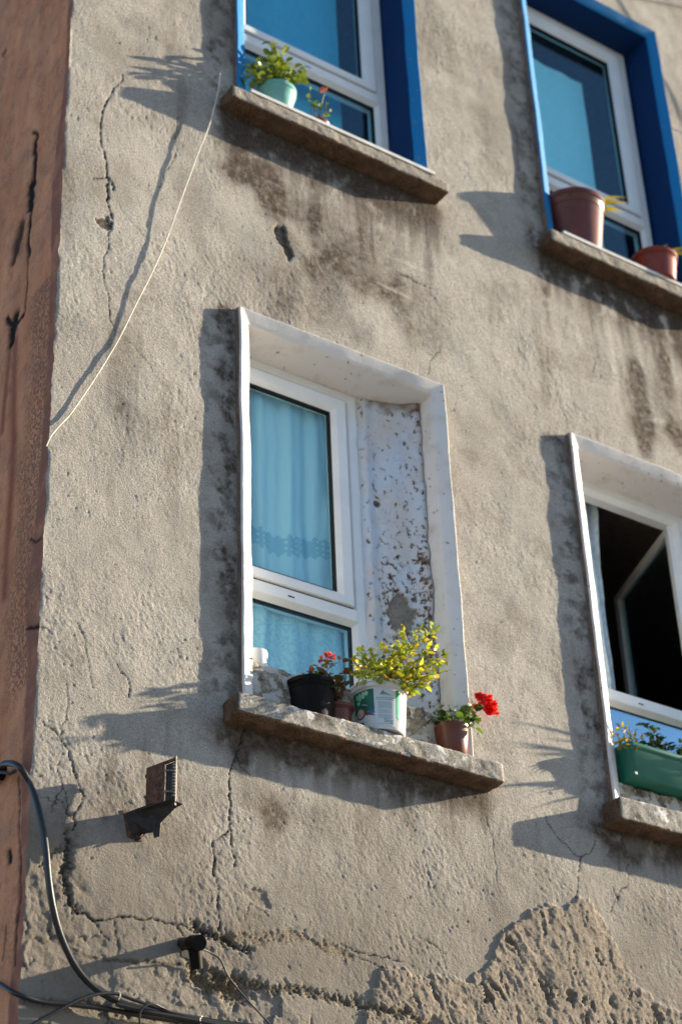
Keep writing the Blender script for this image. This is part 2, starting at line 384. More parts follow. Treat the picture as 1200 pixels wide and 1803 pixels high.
M['lf_dark'] = mat_leaf('dark_narrow_leaves', [(0.02,0.05,0.012), (0.04,0.075,0.02), (0.03,0.05,0.02), (0.08,0.12,0.03)], 0.2)
M['lf_red'] = mat_leaf('reddened_leaves', [(0.12,0.035,0.03), (0.06,0.09,0.02), (0.28,0.10,0.07), (0.14,0.05,0.03), (0.30,0.22,0.12)])
M['lf_och'] = mat_leaf('ochre_leaves', [(0.50,0.26,0.03), (0.15,0.18,0.02), (0.42,0.34,0.05), (0.06,0.09,0.02), (0.58,0.40,0.10)])
M['lf_strap'] = mat_leaf('strap_leaves', [(0.05,0.12,0.02), (0.12,0.22,0.03), (0.07,0.14,0.02)])
M['lf_yel2'] = mat_leaf('yellowed_strap_leaves', [(0.60,0.42,0.02), (0.50,0.42,0.03), (0.30,0.30,0.02)])
M['pet_red'] = mat_leaf('red_petals', [(0.75,0.012,0.012), (0.60,0.008,0.01), (0.80,0.05,0.04)], 0.35)
M['pet_pale'] = mat_leaf('coral_petals', [(0.62,0.09,0.06), (0.50,0.05,0.04), (0.70,0.22,0.16)], 0.3)
M['pet_pink'] = mat_leaf('salmon_petals', [(0.72,0.28,0.16), (0.62,0.20,0.12)], 0.3)
M['blu_plas'] = mat_plain('blue_lid_plastic', (0.03, 0.30, 0.55), 0.4, 0.5)
# ------------------------------------------------------------------ ground
def sheet(name, x0, x1, y0, y1, z, mat, thick=0.0):
    bm = bmesh.new()
    if thick: box(bm, x0, x1, y0, y1, z-thick, z)
    else: bm.faces.new([bm.verts.new(p) for p in ((x0,y0,z),(x1,y0,z),(x1,y1,z),(x0,y1,z))])
    return tag(bobj(name, bm, mat), kind='structure')
sheet('ground', -600, 600, -600, 600, 0.0, M['asphalt'])
sheet('pavement', -30, 40, -1.6, 14.0, 0.13, M['roof'], 0.12)

# ------------------------------------------------------------------ windows: outer width of the painted surround, sill top, surround top
WINS = [
 dict(key='main', X0=0.766, X1=1.765, zs=4.70, Z1=6.412, fx1=1.452, step=True,  sill=(0.703, 1.842, 4.603, 4.682), paint='white', smat='sill_a', marble=False),
 dict(key='up1',  X0=0.766, X1=1.768, zs=7.52, Z1=9.400, fx1=1.700, step=False, sill=(0.700, 1.826, 7.442, 7.510), paint='blue', smat='sill_b', marble=True),
 dict(key='up2',  X0=2.462, X1=3.424, zs=7.52, Z1=9.400, fx1=3.345, step=False, sill=(2.408, 3.560, 7.440, 7.510), paint='blue', smat='sill_b', marble=True),
 dict(key='low2', X0=2.443, X1=3.424, zs=4.70, Z1=6.425, fx1=3.275, step=True,  sill=(2.405, 3.560, 4.585, 4.682), paint='white', smat='sill_a', marble=False),
]

# ------------------------------------------------------------------ the building and its front wall (a relief worked out on a fine grid)
B = thing('building', (0, 0, 0), 'weathered grey stuccoed house with a rust red side wall and four deep-set windows', 'building')
def axis(parts):
    a = []
    for x0, x1, st in parts: a += list(np.arange(x0, x1-1e-6, st))
    return np.array(a+[parts[-1][1]])
X = axis([(0, 1.9, .0045), (1.9, 3.0, .006), (3.0, 4.3, .009), (4.3, 7.0, .3)])
Z = axis([(0.0, 3.3, .4), (3.3, 5.1, .0045), (5.1, 6.9, .006), (6.9, 9.9, .009), (9.9, 11.0, .4)])
xx, zz = np.meshgrid(X, Z)
def newfld(v=9.0): return np.full(xx.shape, float(v))
# plaster: outward relief h (metres)
h = 0.0045*fbm(xx, zz, 0.55, 3, 11)+0.0012*fbm(xx, zz, 0.12, 3, 21)
ca, sa = math.cos(0.5), math.sin(0.5)
u_, v_ = xx*ca+zz*sa, -xx*sa+zz*ca
wob = 0.01*pn(xx/0.07, zz/0.07, 31)
gr = fbm((u_+wob)/1.0, v_/2.0, 0.014, 3, 41, 0.6)
rough = 0.28+0.85*sstep(-0.5, 0.7, fbm(xx, zz, 0.42, 4, 51))
h += 0.0012*gr*rough*(0.8+0.35*sstep(4.9, 4.1, zz))+0.0006*fbm(u_, v_*0.6, 0.035, 2, 45)*rough+0.0007*fbm(u_, v_*0.7, 0.0095, 2, 47)*rough
tr_ = fbm(xx*.5+.3*zz, zz*1.1-.2*xx, 0.5, 3, 49); h += 0.0016*np.abs(tr_)
pits = fbm(u_+wob, v_*0.42, 0.011, 2, 61); pit = sstep(0.62, 0.95, pits)*(0.35+0.65*sstep(-.2, .7, fbm(xx, zz, .25, 2, 65))); h -= 0.0042*pit
crk = newfld(0)
def crack(pts, wdt, dep, jit=0.10, dark=1.0, lip=0.0, seed=None, grit=0.0):
    P = jitter(wl(pts), jit, 4, seed if seed is not None else len(pts)*7+int(pts[0][0]))
    mg = max(wdt*4, 0.03); a = np.array(P)
    i0, i1 = np.searchsorted(X, a[:, 0].min()-mg), np.searchsorted(X, a[:, 0].max()+mg)
    j0, j1 = np.searchsorted(Z, a[:, 1].min()-mg), np.searchsorted(Z, a[:, 1].max()+mg)
    sl_ = (slice(j0, j1), slice(i0, i1)); x, z = xx[sl_], zz[sl_]
    f = np.full(x.shape, 9.0); polydist(X[i0:i1], Z[j0:j1], P, mg, f)
    wn = wdt*np.clip(1+0.9*fbm(x, z, 0.05, 3, 71+seed % 20, .7), .15, 2)
    f = np.maximum(0, f+min(wdt, .02)*(0.5 if wdt < .008 else 1.0)*fbm(x, z, max(.014, wdt*1.2), 4, 75, .75))
    thin = wdt < .008; h[sl_] -= dep*(.45 if thin else .9)*np.exp(-(f/np.maximum(wn*(.6 if thin else 1), .0022))**2)
    m = crk[sl_]; np.maximum(m, dark*np.clip(np.exp(-(f/np.maximum(wn*0.55, .0019))**2)*1.3, 0, 1), out=m)
    if grit:
        g_ = grt[sl_]; np.maximum(g_, grit*sstep(wdt*1.3, wdt*0.6, f), out=g_)
grt = newfld(0); raw = newfld(0); stain = newfld(0); lite = newfld(0); damp = newfld(0)
# the rough mortar patch at the lower right
PATCH = wl([(560,1900),(640,1790),(672,1700),(700,1706),(740,1722),(790,1722),(830,1730),(852,1705),(866,1672),(880,1642),(905,1625),(930,1604),(948,1598),(968,1592),(990,1602),(1008,1588),(1022,1580),(1042,1592),(1062,1618),(1078,1652),(1102,1690),(1122,1740),(1160,1765),(1200,1782),(1290,1830),(1340,1950)])
PJ = jitter(PATCH+[PATCH[0]], 0.13, 4, 4)
fd = newfld(); polydist(X, Z, PJ, 0.12, fd); ins = inside(xx, zz, PJ[:-1]); sd = np.where(ins, fd, -fd)
rin = sstep(-0.002, 0.008, sd+.006*fbm(xx, zz, .02, 3, 79))
cx0, cz0 = W(1000, 1560).x, W(1000, 1560).z
ang = np.arctan2(xx-cx0, -(zz-cz0+0.0)); rad = np.hypot(xx-cx0, zz-cz0)
rg = 1-np.abs(fbm(ang*1.6+0.35*pn(xx/0.1, zz/0.1, 83), rad*0.55, 0.13, 4, 81, 0.62))
rg2 = 1-np.abs(fbm(xx+0.4*zz, zz*0.5, 0.045, 4, 87, 0.6))
xl_, xr_ = W(880, 1700).x, W(1130, 1750).x
tl = 0.75-0.68*np.clip((xx-xl_)/(xr_-xl_), 0, 1.1); af = xx+(zz-cz0)*tl+0.030*fbm(xx, zz, .09, 4, 83, .62)
ridge = fbm(af, zz*.34, .052, 5, 81, .66); gz_ = fbm(af, zz*.2, .040, 3, 89, .6)
gouge = sstep(.40, .66, gz_)*sstep(.01, .04, sd)*sstep(-.15, .3, fbm(xx, zz, .13, 2, 86))
lift = 0.008-0.007*sstep(W(1010, 1650).x, W(1080, 1700).x, xx)
h += rin*(lift+0.0030*ridge+0.0011*fbm(xx+.4*zz, zz*.6, 0.013, 3, 91, .75)-0.017*gouge)
raw = rin*0.9
# cracked, cobbled plaster at the bottom left corner
LL = wl([(35,1460),(118,1452),(128,1500),(150,1560),(175,1640),(260,1690),(330,1650),(430,1690),(500,1740),(560,1800),(620,1950),(-40,1950),(20,1640)])
fl = newfld(); polydist(X, Z, LL+[LL[0]], 0.15, fl); il = inside(xx, zz, LL); lw = sstep(-0.02, 0.05, np.where(il, fl, -fl))
rs = np.random.RandomState(8); sx = rs.uniform(-0.1, 1.1, 70); sz = rs.uniform(3.2, 4.5, 70)
jm = (X < 1.2); km = (Z > 3.1) & (Z < 4.5); sub = np.ix_(km, jm)
wx = xx[sub]+0.05*fbm(xx[sub], zz[sub], 0.10, 4, 95); wz = zz[sub]+0.05*fbm(xx[sub]+9, zz[sub], 0.10, 4, 96)
F1 = np.full(wx.shape, 9.0); F2 = F1.copy(); ID = np.zeros(wx.shape, int)
for i, (a, b) in enumerate(zip(sx, sz)):
    d = np.hypot((wx-a), (wz-b)*0.75); up = d < F1; F2 = np.where(up, F1, np.minimum(F2, d)); ID = np.where(up, i, ID); F1 = np.where(up, d, F1)
edge = F2-F1; lvl = rs.uniform(-1, 1, 70)[ID]
lwS = lw[sub]; wid = 0.006+0.006*pn(xx[sub]/0.15, zz[sub]/0.15, 97)
h[sub] += lwS*(0.004*lvl*sstep(0, 0.01, edge)-0.006*sstep(-.3, .5, pn(xx[sub]/.12, zz[sub]/.12, 99))*np.exp(-(edge/np.maximum(wid, .002))**2)+0.0024*fbm(xx[sub]*.8, zz[sub], 0.06, 5, 98, .62))
crk[sub] = np.maximum(crk[sub], 0.9*sstep(-.3, .5, pn(xx[sub]/.12, zz[sub]/.12, 99))*lwS*np.exp(-(edge/np.maximum(wid*0.5, .0012))**2))
damp = np.maximum(damp, lw*0.55)
# wide broken grooves with loose grit
crack([(372,1712),(400,1722),(440,1732),(500,1742),(560,1752),(625,1764),(680,1783),(745,1806),(800,1850)], 0.012, 0.009, 0.07, 0.55, 0.003, 3, 0.55)
crack([(385,1646),(430,1652),(485,1648),(540,1652),(580,1664),(612,1684)], 0.016, 0.004, 0.08, 0.15, 0.002, 5, 0.5)
crack([(118,1470),(120,1520),(118,1560),(124,1590),(132,1606)], 0.012, 0.012, 0.10, 0.8, 0.0, 6)
crack([(345,1715),(370,1735),(400,1745),(425,1750)], 0.028, 0.026, 0.08, 0.35, 0.0, 7, 0.6)
crack([(40,1760),(110,1770),(200,1782),(300,1800),(400,1822)], 0.008, 0.008, 0.05, 0.5, 0.003, 8, 0.4)
crack([(130,1672),(180,1690),(230,1692),(290,1700),(340,1706)], 0.007, 0.008, 0.06, 0.6, 0.003, 9, 0.3)
# long cracks
crack([(132,1606),(150,1608),(163,1622),(180,1620),(200,1617),(235,1615),(268,1615),(290,1625),(330,1634),(368,1641)], 0.0045, 0.010, 0.09, 1.0, 0.001, 10)
crack([(345,1632),(372,1643),(392,1650),(410,1665),(435,1672)], 0.012, 0.016, 0.08, 0.85, 0.0, 11)
crack([(430,1285),(425,1305),(415,1330),(404,1360),(402,1400),(402,1440),(406,1470),(408,1500),(413,1526)], 0.0035, 0.008, 0.07, 1.0, 0.0008, 12)
crack([(416,1330),(424,1352),(440,1368)], 0.0022, 0.004, 0.1, 0.8, 0, 13)
crack([(402,1462),(388,1474),(375,1480),(377,1510),(384,1560),(384,1600),(386,1638)], 0.0032, 0.007, 0.07, 1.0, 0.0008, 14)
crack([(75,1270),(98,1290),(106,1300),(118,1318),(128,1350),(140,1385),(147,1402),(140,1420),(130,1440),(128,1462)], 0.0032, 0.007, 0.08, 1.0, 0.0008, 15)
crack([(118,1205),(120,1228),(116,1262),(106,1296)], 0.002, 0.004, 0.08, 0.8, 0, 16)
crack([(106,1340),(104,1362),(110,1385),(100,1402),(92,1430)], 0.0022, 0.005, 0.1, 0.85, 0, 17)
crack([(112,1388),(118,1410),(116,1432),(128,1442),(112,1420),(98,1404)], 0.0022, 0.005, 0.1, 0.85, 0, 18)
crack([(66,1400),(85,1405),(100,1415)], 0.0018, 0.004, 0.1, 0.8, 0, 19)
crack([(163,1622),(178,1640),(192,1656)], 0.003, 0.006, 0.1, 0.9, 0, 20)
crack([(200,1620),(204,1650),(206,1680)], 0.0022, 0.005, 0.1, 0.8, 0, 21)
crack([(300,1624),(325,1650),(342,1668)], 0.0028, 0.006, 0.1, 0.9, 0, 22)
crack([(216,131),(207,150),(196,166),(186,182),(180,205),(178,225),(177,252),(183,268),(187,290),(188,312)], 0.0034, 0.008, 0.06, 1.0, 0, 23)
crack([(188,312),(190,340),(193,370),(195,402)], 0.006, 0.010, 0.06, 1.0, 0, 24)
crack([(195,402),(190,425),(184,450),(180,478),(186,510),(192,548),(197,572)], 0.0022, 0.005, 0.07, 0.95, 0, 25)
crack([(164,316),(178,314),(190,312),(198,322),(199,336)], 0.005, 0.006, 0.12, 0.9, 0, 26)
crack([(197,572),(210,590),(222,600),(240,616),(256,636),(268,656)], 0.0016, 0.003, 0.1, 0.7, 0, 27)
crack([(700,481),(712,485),(722,490),(733,497)], 0.0055, 0.007, 0.08, 1.0, 0, 28)
crack([(733,497),(752,503),(774,512)], 0.002, 0.004, 0.1, 0.8, 0, 29)
crack([(600,1661),(620,1672),(650,1683),(672,1688),(706,1694)], 0.0026, 0.006, 0.08, 0.9, 0, 30)
crack([(632,1686),(655,1698),(678,1706)], 0.0022, 0.005, 0.1, 0.9, 0, 31)
crack([(744,1655),(760,1662),(772,1672),(784,1680)], 0.002, 0.004, 0.1, 0.8, 0, 32)
crack([(1024,1508),(1020,1530),(1016,1560),(1012,1582)], 0.003, 0.006, 0.08, 0.95, 0, 33)
crack([(958,1430),(966,1452),(985,1478),(1008,1500),(1022,1510),(1040,1500),(1048,1480)], 0.0024, 0.005, 0.08, 0.85, 0, 34)
crack([(1092,1465),(1100,1490),(1106,1520),(1104,1560),(1088,1578),(1074,1606)], 0.0024, 0.005, 0.08, 0.9, 0, 35)
crack([(1078,1562),(1084,1578),(1088,1590)], 0.005, 0.006, 0.08, 1.0, 0, 36)
crack([(856,1440),(868,1480),(874,1530),(880,1572)], 0.0016, 0.003, 0.08, 0.7, 0, 37)
crack([(951,632),(962,648),(976,668),(980,695),(990,722),(1000,750)], 0.0018, 0.004, 0.08, 0.8, 0, 38)
crack([(911,610),(914,626)], 0.0025, 0.005, 0.08, 0.9, 0, 39)
crack([(752,660),(756,636),(764,628),(775,618),(777,605)], 0.0016, 0.003, 0.08, 0.7, 0, 41)
crack([(764,628),(750,618)], 0.0016, 0.003, 0.08, 0.6, 0, 42)
crack([(1042,625),(1048,640),(1044,654)], 0.003, 0.005, 0.1, 0.8, 0, 43)
crack([(137,1096),(148,1120),(152,1150),(158,1180),(164,1212)], 0.0018, 0.004, 0.07, 0.8, 0, 44)
crack([(206,1168),(214,1185),(226,1196),(228,1212),(226,1228)], 0.0022, 0.005, 0.08, 0.9, 0, 45)
crack([(70,1103),(84,1108),(92,1116)], 0.002, 0.004, 0.08, 0.8, 0, 46)
crack([(318,205),(310,250),(302,288),(286,322),(280,330)], 0.0026, 0.005, 0.09, 0.8, 0, 47)
crack([(210,360),(236,398),(262,425),(296,448)], 0.0012, 0.002, 0.1, 0.4, 0, 48)
crack([(432,1620),(440,1590),(452,1598),(472,1612)], 0.004, 0.005, 0.1, 0.7, 0, 51)
# chips where a skin of plaster has come off
def chip(pts, dep, dark=0.0, st=0.8, seed=1):
    global h, crk, grt
    P = jitter(wl(pts)+[wl(pts)[0]], 0.17, 4, seed); f = newfld(); polydist(X, Z, P, 0.05, f); i = inside(xx, zz, P[:-1])
    m = sstep(-0.002, 0.003, np.where(i, f, -f)); h -= dep*m; np.maximum(crk, dark*m, out=crk); np.maximum(stain, st*m, out=stain)
chip([(482,402),(492,398),(502,402),(505,420),(512,440),(517,450),(508,460),(500,446),(490,428)], 0.012, 0.15, 1.0)
chip([(176,402),(182,378),(192,380),(196,408)], 0.005, 0.2, 0.9, 2)
chip([(1066,1506),(1072,1494),(1080,1502),(1076,1512)], 0.004, 0.0, 0.5, 3)
chip([(430,1575),(442,1562),(470,1570),(478,1600),(462,1596),(448,1588)], 0.004, 0.0, 0.3, 4)
chip([(1054,512),(1060,512),(1062,530),(1056,532)], 0.006, 0.4, 1.0, 5)
# stains, runs, pale scuffs, and shade painted under the sills
def blob(fld, px, py, rx, rz, s, seed=0, rot=0.0):
    p = W(px, py); dx, dz = xx-p.x, zz-p.z; c, s_ = math.cos(rot), math.sin(rot)
    a = (dx*c+dz*s_)/rx; b = (-dx*s_+dz*c)/rz; d = np.sqrt(a*a+b*b)+0.35*fbm(xx, zz, 0.15, 3, 200+seed)
    fld += s*sstep(1.15, 0.25, d)
for i, a in enumerate([(440,305,.18,.14,.85,0),(480,350,.12,.14,.6,0),(610,440,.40,.24,.55,-.2),(580,520,.24,.26,.46,0),(740,560,.2,.26,.36,0),(500,520,.12,.24,.45,0),
        (585,455,.06,.05,.5,0),(700,360,.26,.10,.38,0),(1130,700,.06,.30,.95,.1),(1170,640,.05,.28,.85,.1),(1195,600,.05,.28,.8,.1),(1128,760,.09,.14,.7,0),(1195,770,.1,.14,.6,0),
        (470,1415,.13,.09,.55,0),(480,1450,.07,.09,.5,0),(190,1400,.16,.1,.3,0),(440,1620,.12,.05,.5,0),(1010,1640,.2,.2,.1,0),(880,1600,.1,.1,.35,0),
        (770,60,.12,.3,.25,0),(860,260,.15,.3,.2,0),(800,120,.06,.3,.3,0),(120,330,.06,.3,.35,0),(340,360,.1,.2,.25,0),(240,1480,.30,.16,.30,0),(200,1600,.35,.16,.35,0),(420,1680,.35,.12,.38,0),(120,1700,.25,.3,.42,0),(600,1700,.3,.08,.3,0),(90,1500,.12,.2,.4,0),(560,1600,.2,.14,.22,0),(900,1530,.2,.16,.2,0),(1150,1650,.2,.2,.25,0),(330,1560,.15,.15,.25,0),(420,1300,.07,.16,.7,0),(380,1290,.1,.1,.4,0),
        (410,240,.10,.10,.8,0),(560,300,.35,.07,.7,-.0),(700,345,.2,.05,.6,0),(1000,440,.2,.08,.75,0),(1120,520,.3,.06,.7,0),(1130,570,.2,.06,.5,0),(520,1320,.25,.06,.7,0),(700,1370,.3,.06,.65,0),(560,1340,.03,.14,.55,0),
        (1090,1470,.2,.07,.8,0),(1170,1480,.2,.08,.8,0),(400,700,.05,.5,.25,0),(395,560,.06,.1,.6,0),(390,640,.04,.06,.4,0),(400,1050,.06,.3,.3,0),(940,300,.06,.4,.25,0),(1110,690,.03,.25,.4,0)]):
    blob(stain, *a[:5], seed=i, rot=a[5])
for i, a in enumerate([(150,520,.10,.10,.35,0),(430,380,.12,.10,.35,0),(650,560,.16,.12,.35,0),(800,450,.12,.16,.28,0),(730,470,.12,.012,.6,.0),(690,510,.14,.012,.55,-.05),(640,700,.2,.2,.1,0),
        (1075,620,.03,.36,.55,.05),(1085,720,.03,.2,.35,0),(1150,740,.10,.02,.5,.3),(560,1390,.12,.07,.45,0),(470,1340,.06,.06,.3,0),(1120,1490,.12,.04,.5,0),(860,400,.1,.2,.22,0),(1040,500,.04,.08,.6,0),(250,260,.2,.3,.15,0),(250,1000,.4,.4,.12,0)]):
    blob(lite, *a[:5], seed=40+i, rot=a[5])
runs = sstep(0.15, 0.9, fbm(xx, zz*0.12, 0.09, 3, 301))*(sstep(7.44, 7.2, zz)*sstep(6.5, 7.2, zz)*((xx > 0.7) & (xx < 1.85)))*0.5
runs += sstep(0.0, 0.8, fbm(xx, zz*0.1, 0.08, 3, 305))*(sstep(7.44, 7.3, zz)*sstep(6.45, 7.1, zz)*sstep(2.72, 2.86, xx))*0.7
runs += sstep(0.1, 0.9, fbm(xx, zz*0.2, 0.07, 3, 309))*(sstep(4.6, 4.5, zz)*sstep(4.3, 4.5, zz)*(((xx > 0.72) & (xx < 1.8)) | (xx > 2.45)))*0.8
sill_shade = newfld(0)  # near-black shade below each sill, put into the wall colour
for q in WINS:
    a0, a1, zb_ = q['sill'][0], q['sill'][1], q['sill'][2]
    lim = 0.13+0.10*fbm(xx, xx*0+q['X0'], .12, 4, 351)
    stain += 1.0*sstep(lim, lim*.15, zb_-zz)*(zz < zb_+.02)*sstep(a0-.05, a0+.06, xx+.02*fbm(xx, zz, .05, 2, 352))*sstep(a1+.05, a1-.06, xx)  # dirt runs, with the shade close under the sill painted in
    up_ = q['marble']; lm2 = (0.36 if up_ else 0.20)*(1+.5*fbm(xx, xx*0+q['X0'], .10, 5, 356, .6)); sill_shade = np.maximum(sill_shade, (0.9 if up_ else 0.62)*sstep(lm2, lm2*.25, zb_-zz)*(zz < zb_+.02)*sstep(a0-.07, a0+.03, xx+.03*fbm(xx, zz, .06, 3, 357))*sstep(a1+.06, a1-.04, xx)*sstep(-.9, -.1, fbm(xx, zz*.7, .07, 4, 358, .65)))
    stain += .55*sstep(.13, .03, np.abs(xx-(q['X0']-.05)))*sstep(zb_, zb_+.1, zz)*(zz < q['Z1'])*sstep(-.25, .5, fbm(xx, zz, .10, 5, 353, .65))
drips = sstep(.15, .9, fbm(xx, zz*.12, .11, 4, 361, .6))*sstep(-.2, .6, fbm(xx, zz, .7, 3, 362)); stain += .30*drips
stain = np.clip(stain*1.25+runs+0.3*sstep(.25, 1.0, fbm(xx, zz, .28, 5, 341, .6)), 0, 1)*0.92
lite = np.clip(lite, 0, 1)
damp += sstep(4.35, 3.75, zz+.2*fbm(xx, zz, .3, 4, 375))*.35+sstep(4.75, 3.9, zz+.15*fbm(xx, zz, .5, 4, 371))*0.62+0.32*sstep(6.6, 8.6, zz)*sstep(-.3, .6, fbm(xx, zz, .4, 4, 373))+0.45*sstep(0.1, 0.9, fbm(xx, zz, 0.5, 4, 311))
damp = np.clip(damp*(1-raw), 0, 1)
crk = np.clip(crk, 0, 1)
h += 0.0014*grt*fbm(xx, zz, 0.018, 3, 321, .75)
# arris of the corner: slightly worn
cz = 0.005*fbm(Z, Z*0+3.3, 0.10, 5, 331, .6)
PXX = xx.copy(); PXX[:, 0] = cz; PXX[:, 1] = np.maximum(PXX[:, 1], cz+0.002)
PY = -h; PY[:, 0] = 0.0004; PY[:, 1] = -h[:, 1]*0.6
xc, zc = (X[:-1]+X[1:])/2, (Z[:-1]+Z[1:])/2
mask = np.ones((len(zc), len(xc)), bool)
for q in WINS:
    mask &= ~(((xc > q['X0']+.02) & (xc < q['X1']-.02))[None, :] & ((zc > q['sill'][2]+.02) & (zc < q['Z1']-.02))[:, None])
gridmesh('front_wall', PXX, PY, zz, M['wall'], B, mask, dict(sill_shade=sill_shade, crack=crk, raw=raw, stain=stain, lite=lite, damp=damp, grit=np.clip(grt, 0, 1)))

# side wall, x = 0
Y2 = axis([(0, 0.9, .0075), (0.9, 7.0, .3)]); Y2[0] = 0.0004
yy, z2 = np.meshgrid(Y2, Z)
h2 = 0.004*fbm(yy, z2, 0.5, 3, 401)+0.0022*fbm(yy, z2, 0.022, 4, 411, .65)*(0.4+0.6*sstep(-.3, .5, fbm(yy, z2, .3, 2, 415)))
_sx, _sxx, _szz = X, xx, zz
def side(pts): return [(WX(*p).y, WX(*p).z) for p in pts]
ck2 = np.zeros(yy.shape); ru = np.zeros(yy.shape)
def scrack(pts, wdt, dep, seed, dark=1.0):
    global h2
    f = np.full(yy.shape, 9.0); polydist(Y2, Z, jitter(side(pts), 0.05, 4, seed), 0.08, f)
    wn = wdt*(1+0.5*pn(yy/0.04, z2/0.04, 421)); h2 = h2-dep*np.exp(-(f/wn)**2); np.maximum(ck2, dark*np.clip(1.9*np.exp(-(f/np.maximum(wn, .004))**2), 0, 1), out=ck2); return f
scrack([(62,250),(62,280),(60,300),(58,325)], 0.016, 0.012, 1)
scrack([(55,325),(53,345),(52,362)], 0.026, 0.014, 2)
scrack([(54,362),(52,400),(51,450)], 0.012, 0.010, 3)
scrack([(50,450),(49,500),(45,545),(40,560)], 0.004, 0.006, 4)
scrack([(36,400),(28,430),(24,455)], 0.028, 0.012, 5, .85)
scrack([(26,560),(19,580),(20,600)], 0.026, 0.016, 6)
scrack([(12,562),(18,570)], 0.012, 0.01, 7); scrack([(40,556),(28,572)], 0.010, 0.008, 8)
scrack([(58,232),(66,238),(66,246)], 0.007, 0.005, 9); scrack([(5,95),(9,90)], 0.010, 0.006, 10)
scrack([(72,948),(62,954),(54,950)], 0.004, 0.005, 11); scrack([(46,1108),(55,1106),(68,1102)], 0.005, 0.006, 12)
scrack([(33,1370),(36,1420),(33,1480),(36,1540),(30,1620),(25,1700)], 0.005, 0.006, 13, .8)
scrack([(15,1500),(18,1515)], 0.012, 0.008, 14); scrack([(10,1630),(8,1660),(4,1690)], 0.004, 0.005, 15, .7)
for pts, wd, s in (([(19,600),(16,640),(10,700),(4,760)], 0.018, .8), ([(28,600),(26,680),(24,760),(20,850),(14,950),(8,1050)], 0.03, .75)):
    f = np.full(yy.shape, 9.0); polydist(Y2, Z, side(pts), 0.12, f); ru = np.maximum(ru, s*np.exp(-(f/wd)**2))
bz = sorted([(WX(*p).z, WX(*p).y) for p in ((118,60),(112,150),(92,330),(90,470),(84,640),(70,830),(60,950),(50,1020),(45,1080),(48,1160),(44,1260),(41,1340),(37,1440),(34,1540),(20,1700))])
by = np.interp(z2, [a for a, b in bz], [b for a, b in bz])+0.008*fbm(z2, yy*0+1.7, 0.1, 4, 431)
band = sstep(0.006, -0.006, yy-by)*(0.55+0.45*sstep(-.6, .3, fbm(yy, z2, .12, 3, 441)))
peel = sstep(0.16, 0.02, np.abs(yy-by-0.05))*(z2 < 6.3)*(z2 > 4.6)+0.5*sstep(0.2, .7, fbm(yy, z2*.6, .15, 3, 447))
PX2 = -h2; PX2[:, 0] = cz; PX2[:, 1] = PX2[:, 1]*0.5+cz*0.5
gridmesh('side_wall', PX2, yy, z2, M['side'], B, None, dict(crack=ck2, rust=ru, band=band, peel=np.clip(peel, 0, 1)), flip=True, label='rust red painted side wall with a dark maroon corner band')
# back, roof and floors
bm = bmesh.new(); box(bm, 0.02, 7.0, 6.9, 7.0, 0, 11.0); box(bm, 6.9, 7.0, 0.03, 6.9, 0, 11.0); bobj('rear_wall', bm, M['roof'], B)
bm = bmesh.new(); box(bm, -0.25, 7.2, -0.35, 7.2, 11.0, 11.16); bobj('roof', bm, M['roof'], B, bevel=0.01)
bm = bmesh.new()
for z in (3.9, 6.75, 9.6): box(bm, 0.05, 6.88, 0.26, 6.88, z-0.08, z)
box(bm, 2.1, 2.2, 0.28, 6.88, 3.9, 9.5)
bobj('interior_floor', bm, M['room'], B)

# ------------------------------------------------------------------ window parts
def surround(q, parent):
    X0, X1, zb, Z1 = q['X0'], q['X1'], q['sill'][3]-0.004, q['Z1']
    prof = [(0.0, 0.015), (0.0, -0.010), (0.001, -0.024), (0.0025, -0.031), (0.006, -0.0335), (0.010, -0.032), (0.025, -0.0245), (0.040, -0.017), (0.054, -0.0095), (0.0565, -0.006), (0.0575, 0.0), (0.059, 0.03), (0.061, 0.08), (0.063, 0.13), (0.065, 0.20), (0.065, 0.26)]
    ds = 0.02; pts = []
    nz = int((Z1-zb)/ds); nx = int((X1-X0)/ds)
    verts = []; rows = []
    rsd = hash(q['key']) % 97 if False else {'main': 3, 'up1': 17, 'up2': 29, 'low2': 41}[q['key']]
    seq = [(0, i/nz) for i in range(nz)]+[(1, i/nx) for i in range(nx)]+[(2, i/nz) for i in range(nz+1)]
    for s, t in seq:
        row = []
        for u, y in prof:
            if s == 0: x, z = X0+u, zb+(Z1-u-zb)*t
            elif s == 1: x, z = X0+u+(X1-X0-2*u)*t, Z1-u
            else: x, z = X1-u, Z1-u-(Z1-u-zb)*t
            row.append((x, y, z))
        rows.append(row)
    A = np.array(rows)
    n1 = fbm(A[..., 0]*1.3+A[..., 2]+rsd, A[..., 1]*2+A[..., 2]*0.3, 0.22, 4, rsd)*0.0026
    n2 = fbm(A[..., 0]-A[..., 2]*0.9+rsd, A[..., 1]+A[..., 2]*0.5, 0.2, 4, rsd+5)*0.0026
    n3 = fbm(A[..., 0]+rsd*2, A[..., 2], 0.3, 3, rsd+9)*0.0026
    A[..., 0] += n1; A[..., 2] += n2*(A[..., 2] > zb+0.01); A[..., 1] += n3*(A[..., 1] < 0.2)*np.where(np.array([p[1] for p in prof])[None, :] > 0.01, 0.6, 1)
    for row in A: verts += [tuple(p) for p in row]
    m = len(prof); fs = []; mi = []
    for i in range(len(rows)-1):
        for k in range(m-1):
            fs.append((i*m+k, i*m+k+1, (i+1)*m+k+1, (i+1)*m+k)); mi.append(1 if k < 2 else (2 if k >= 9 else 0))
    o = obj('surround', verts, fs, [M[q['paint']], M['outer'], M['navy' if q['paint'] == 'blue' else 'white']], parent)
    o.data.polygons.foreach_set('material_index', mi)
    return o
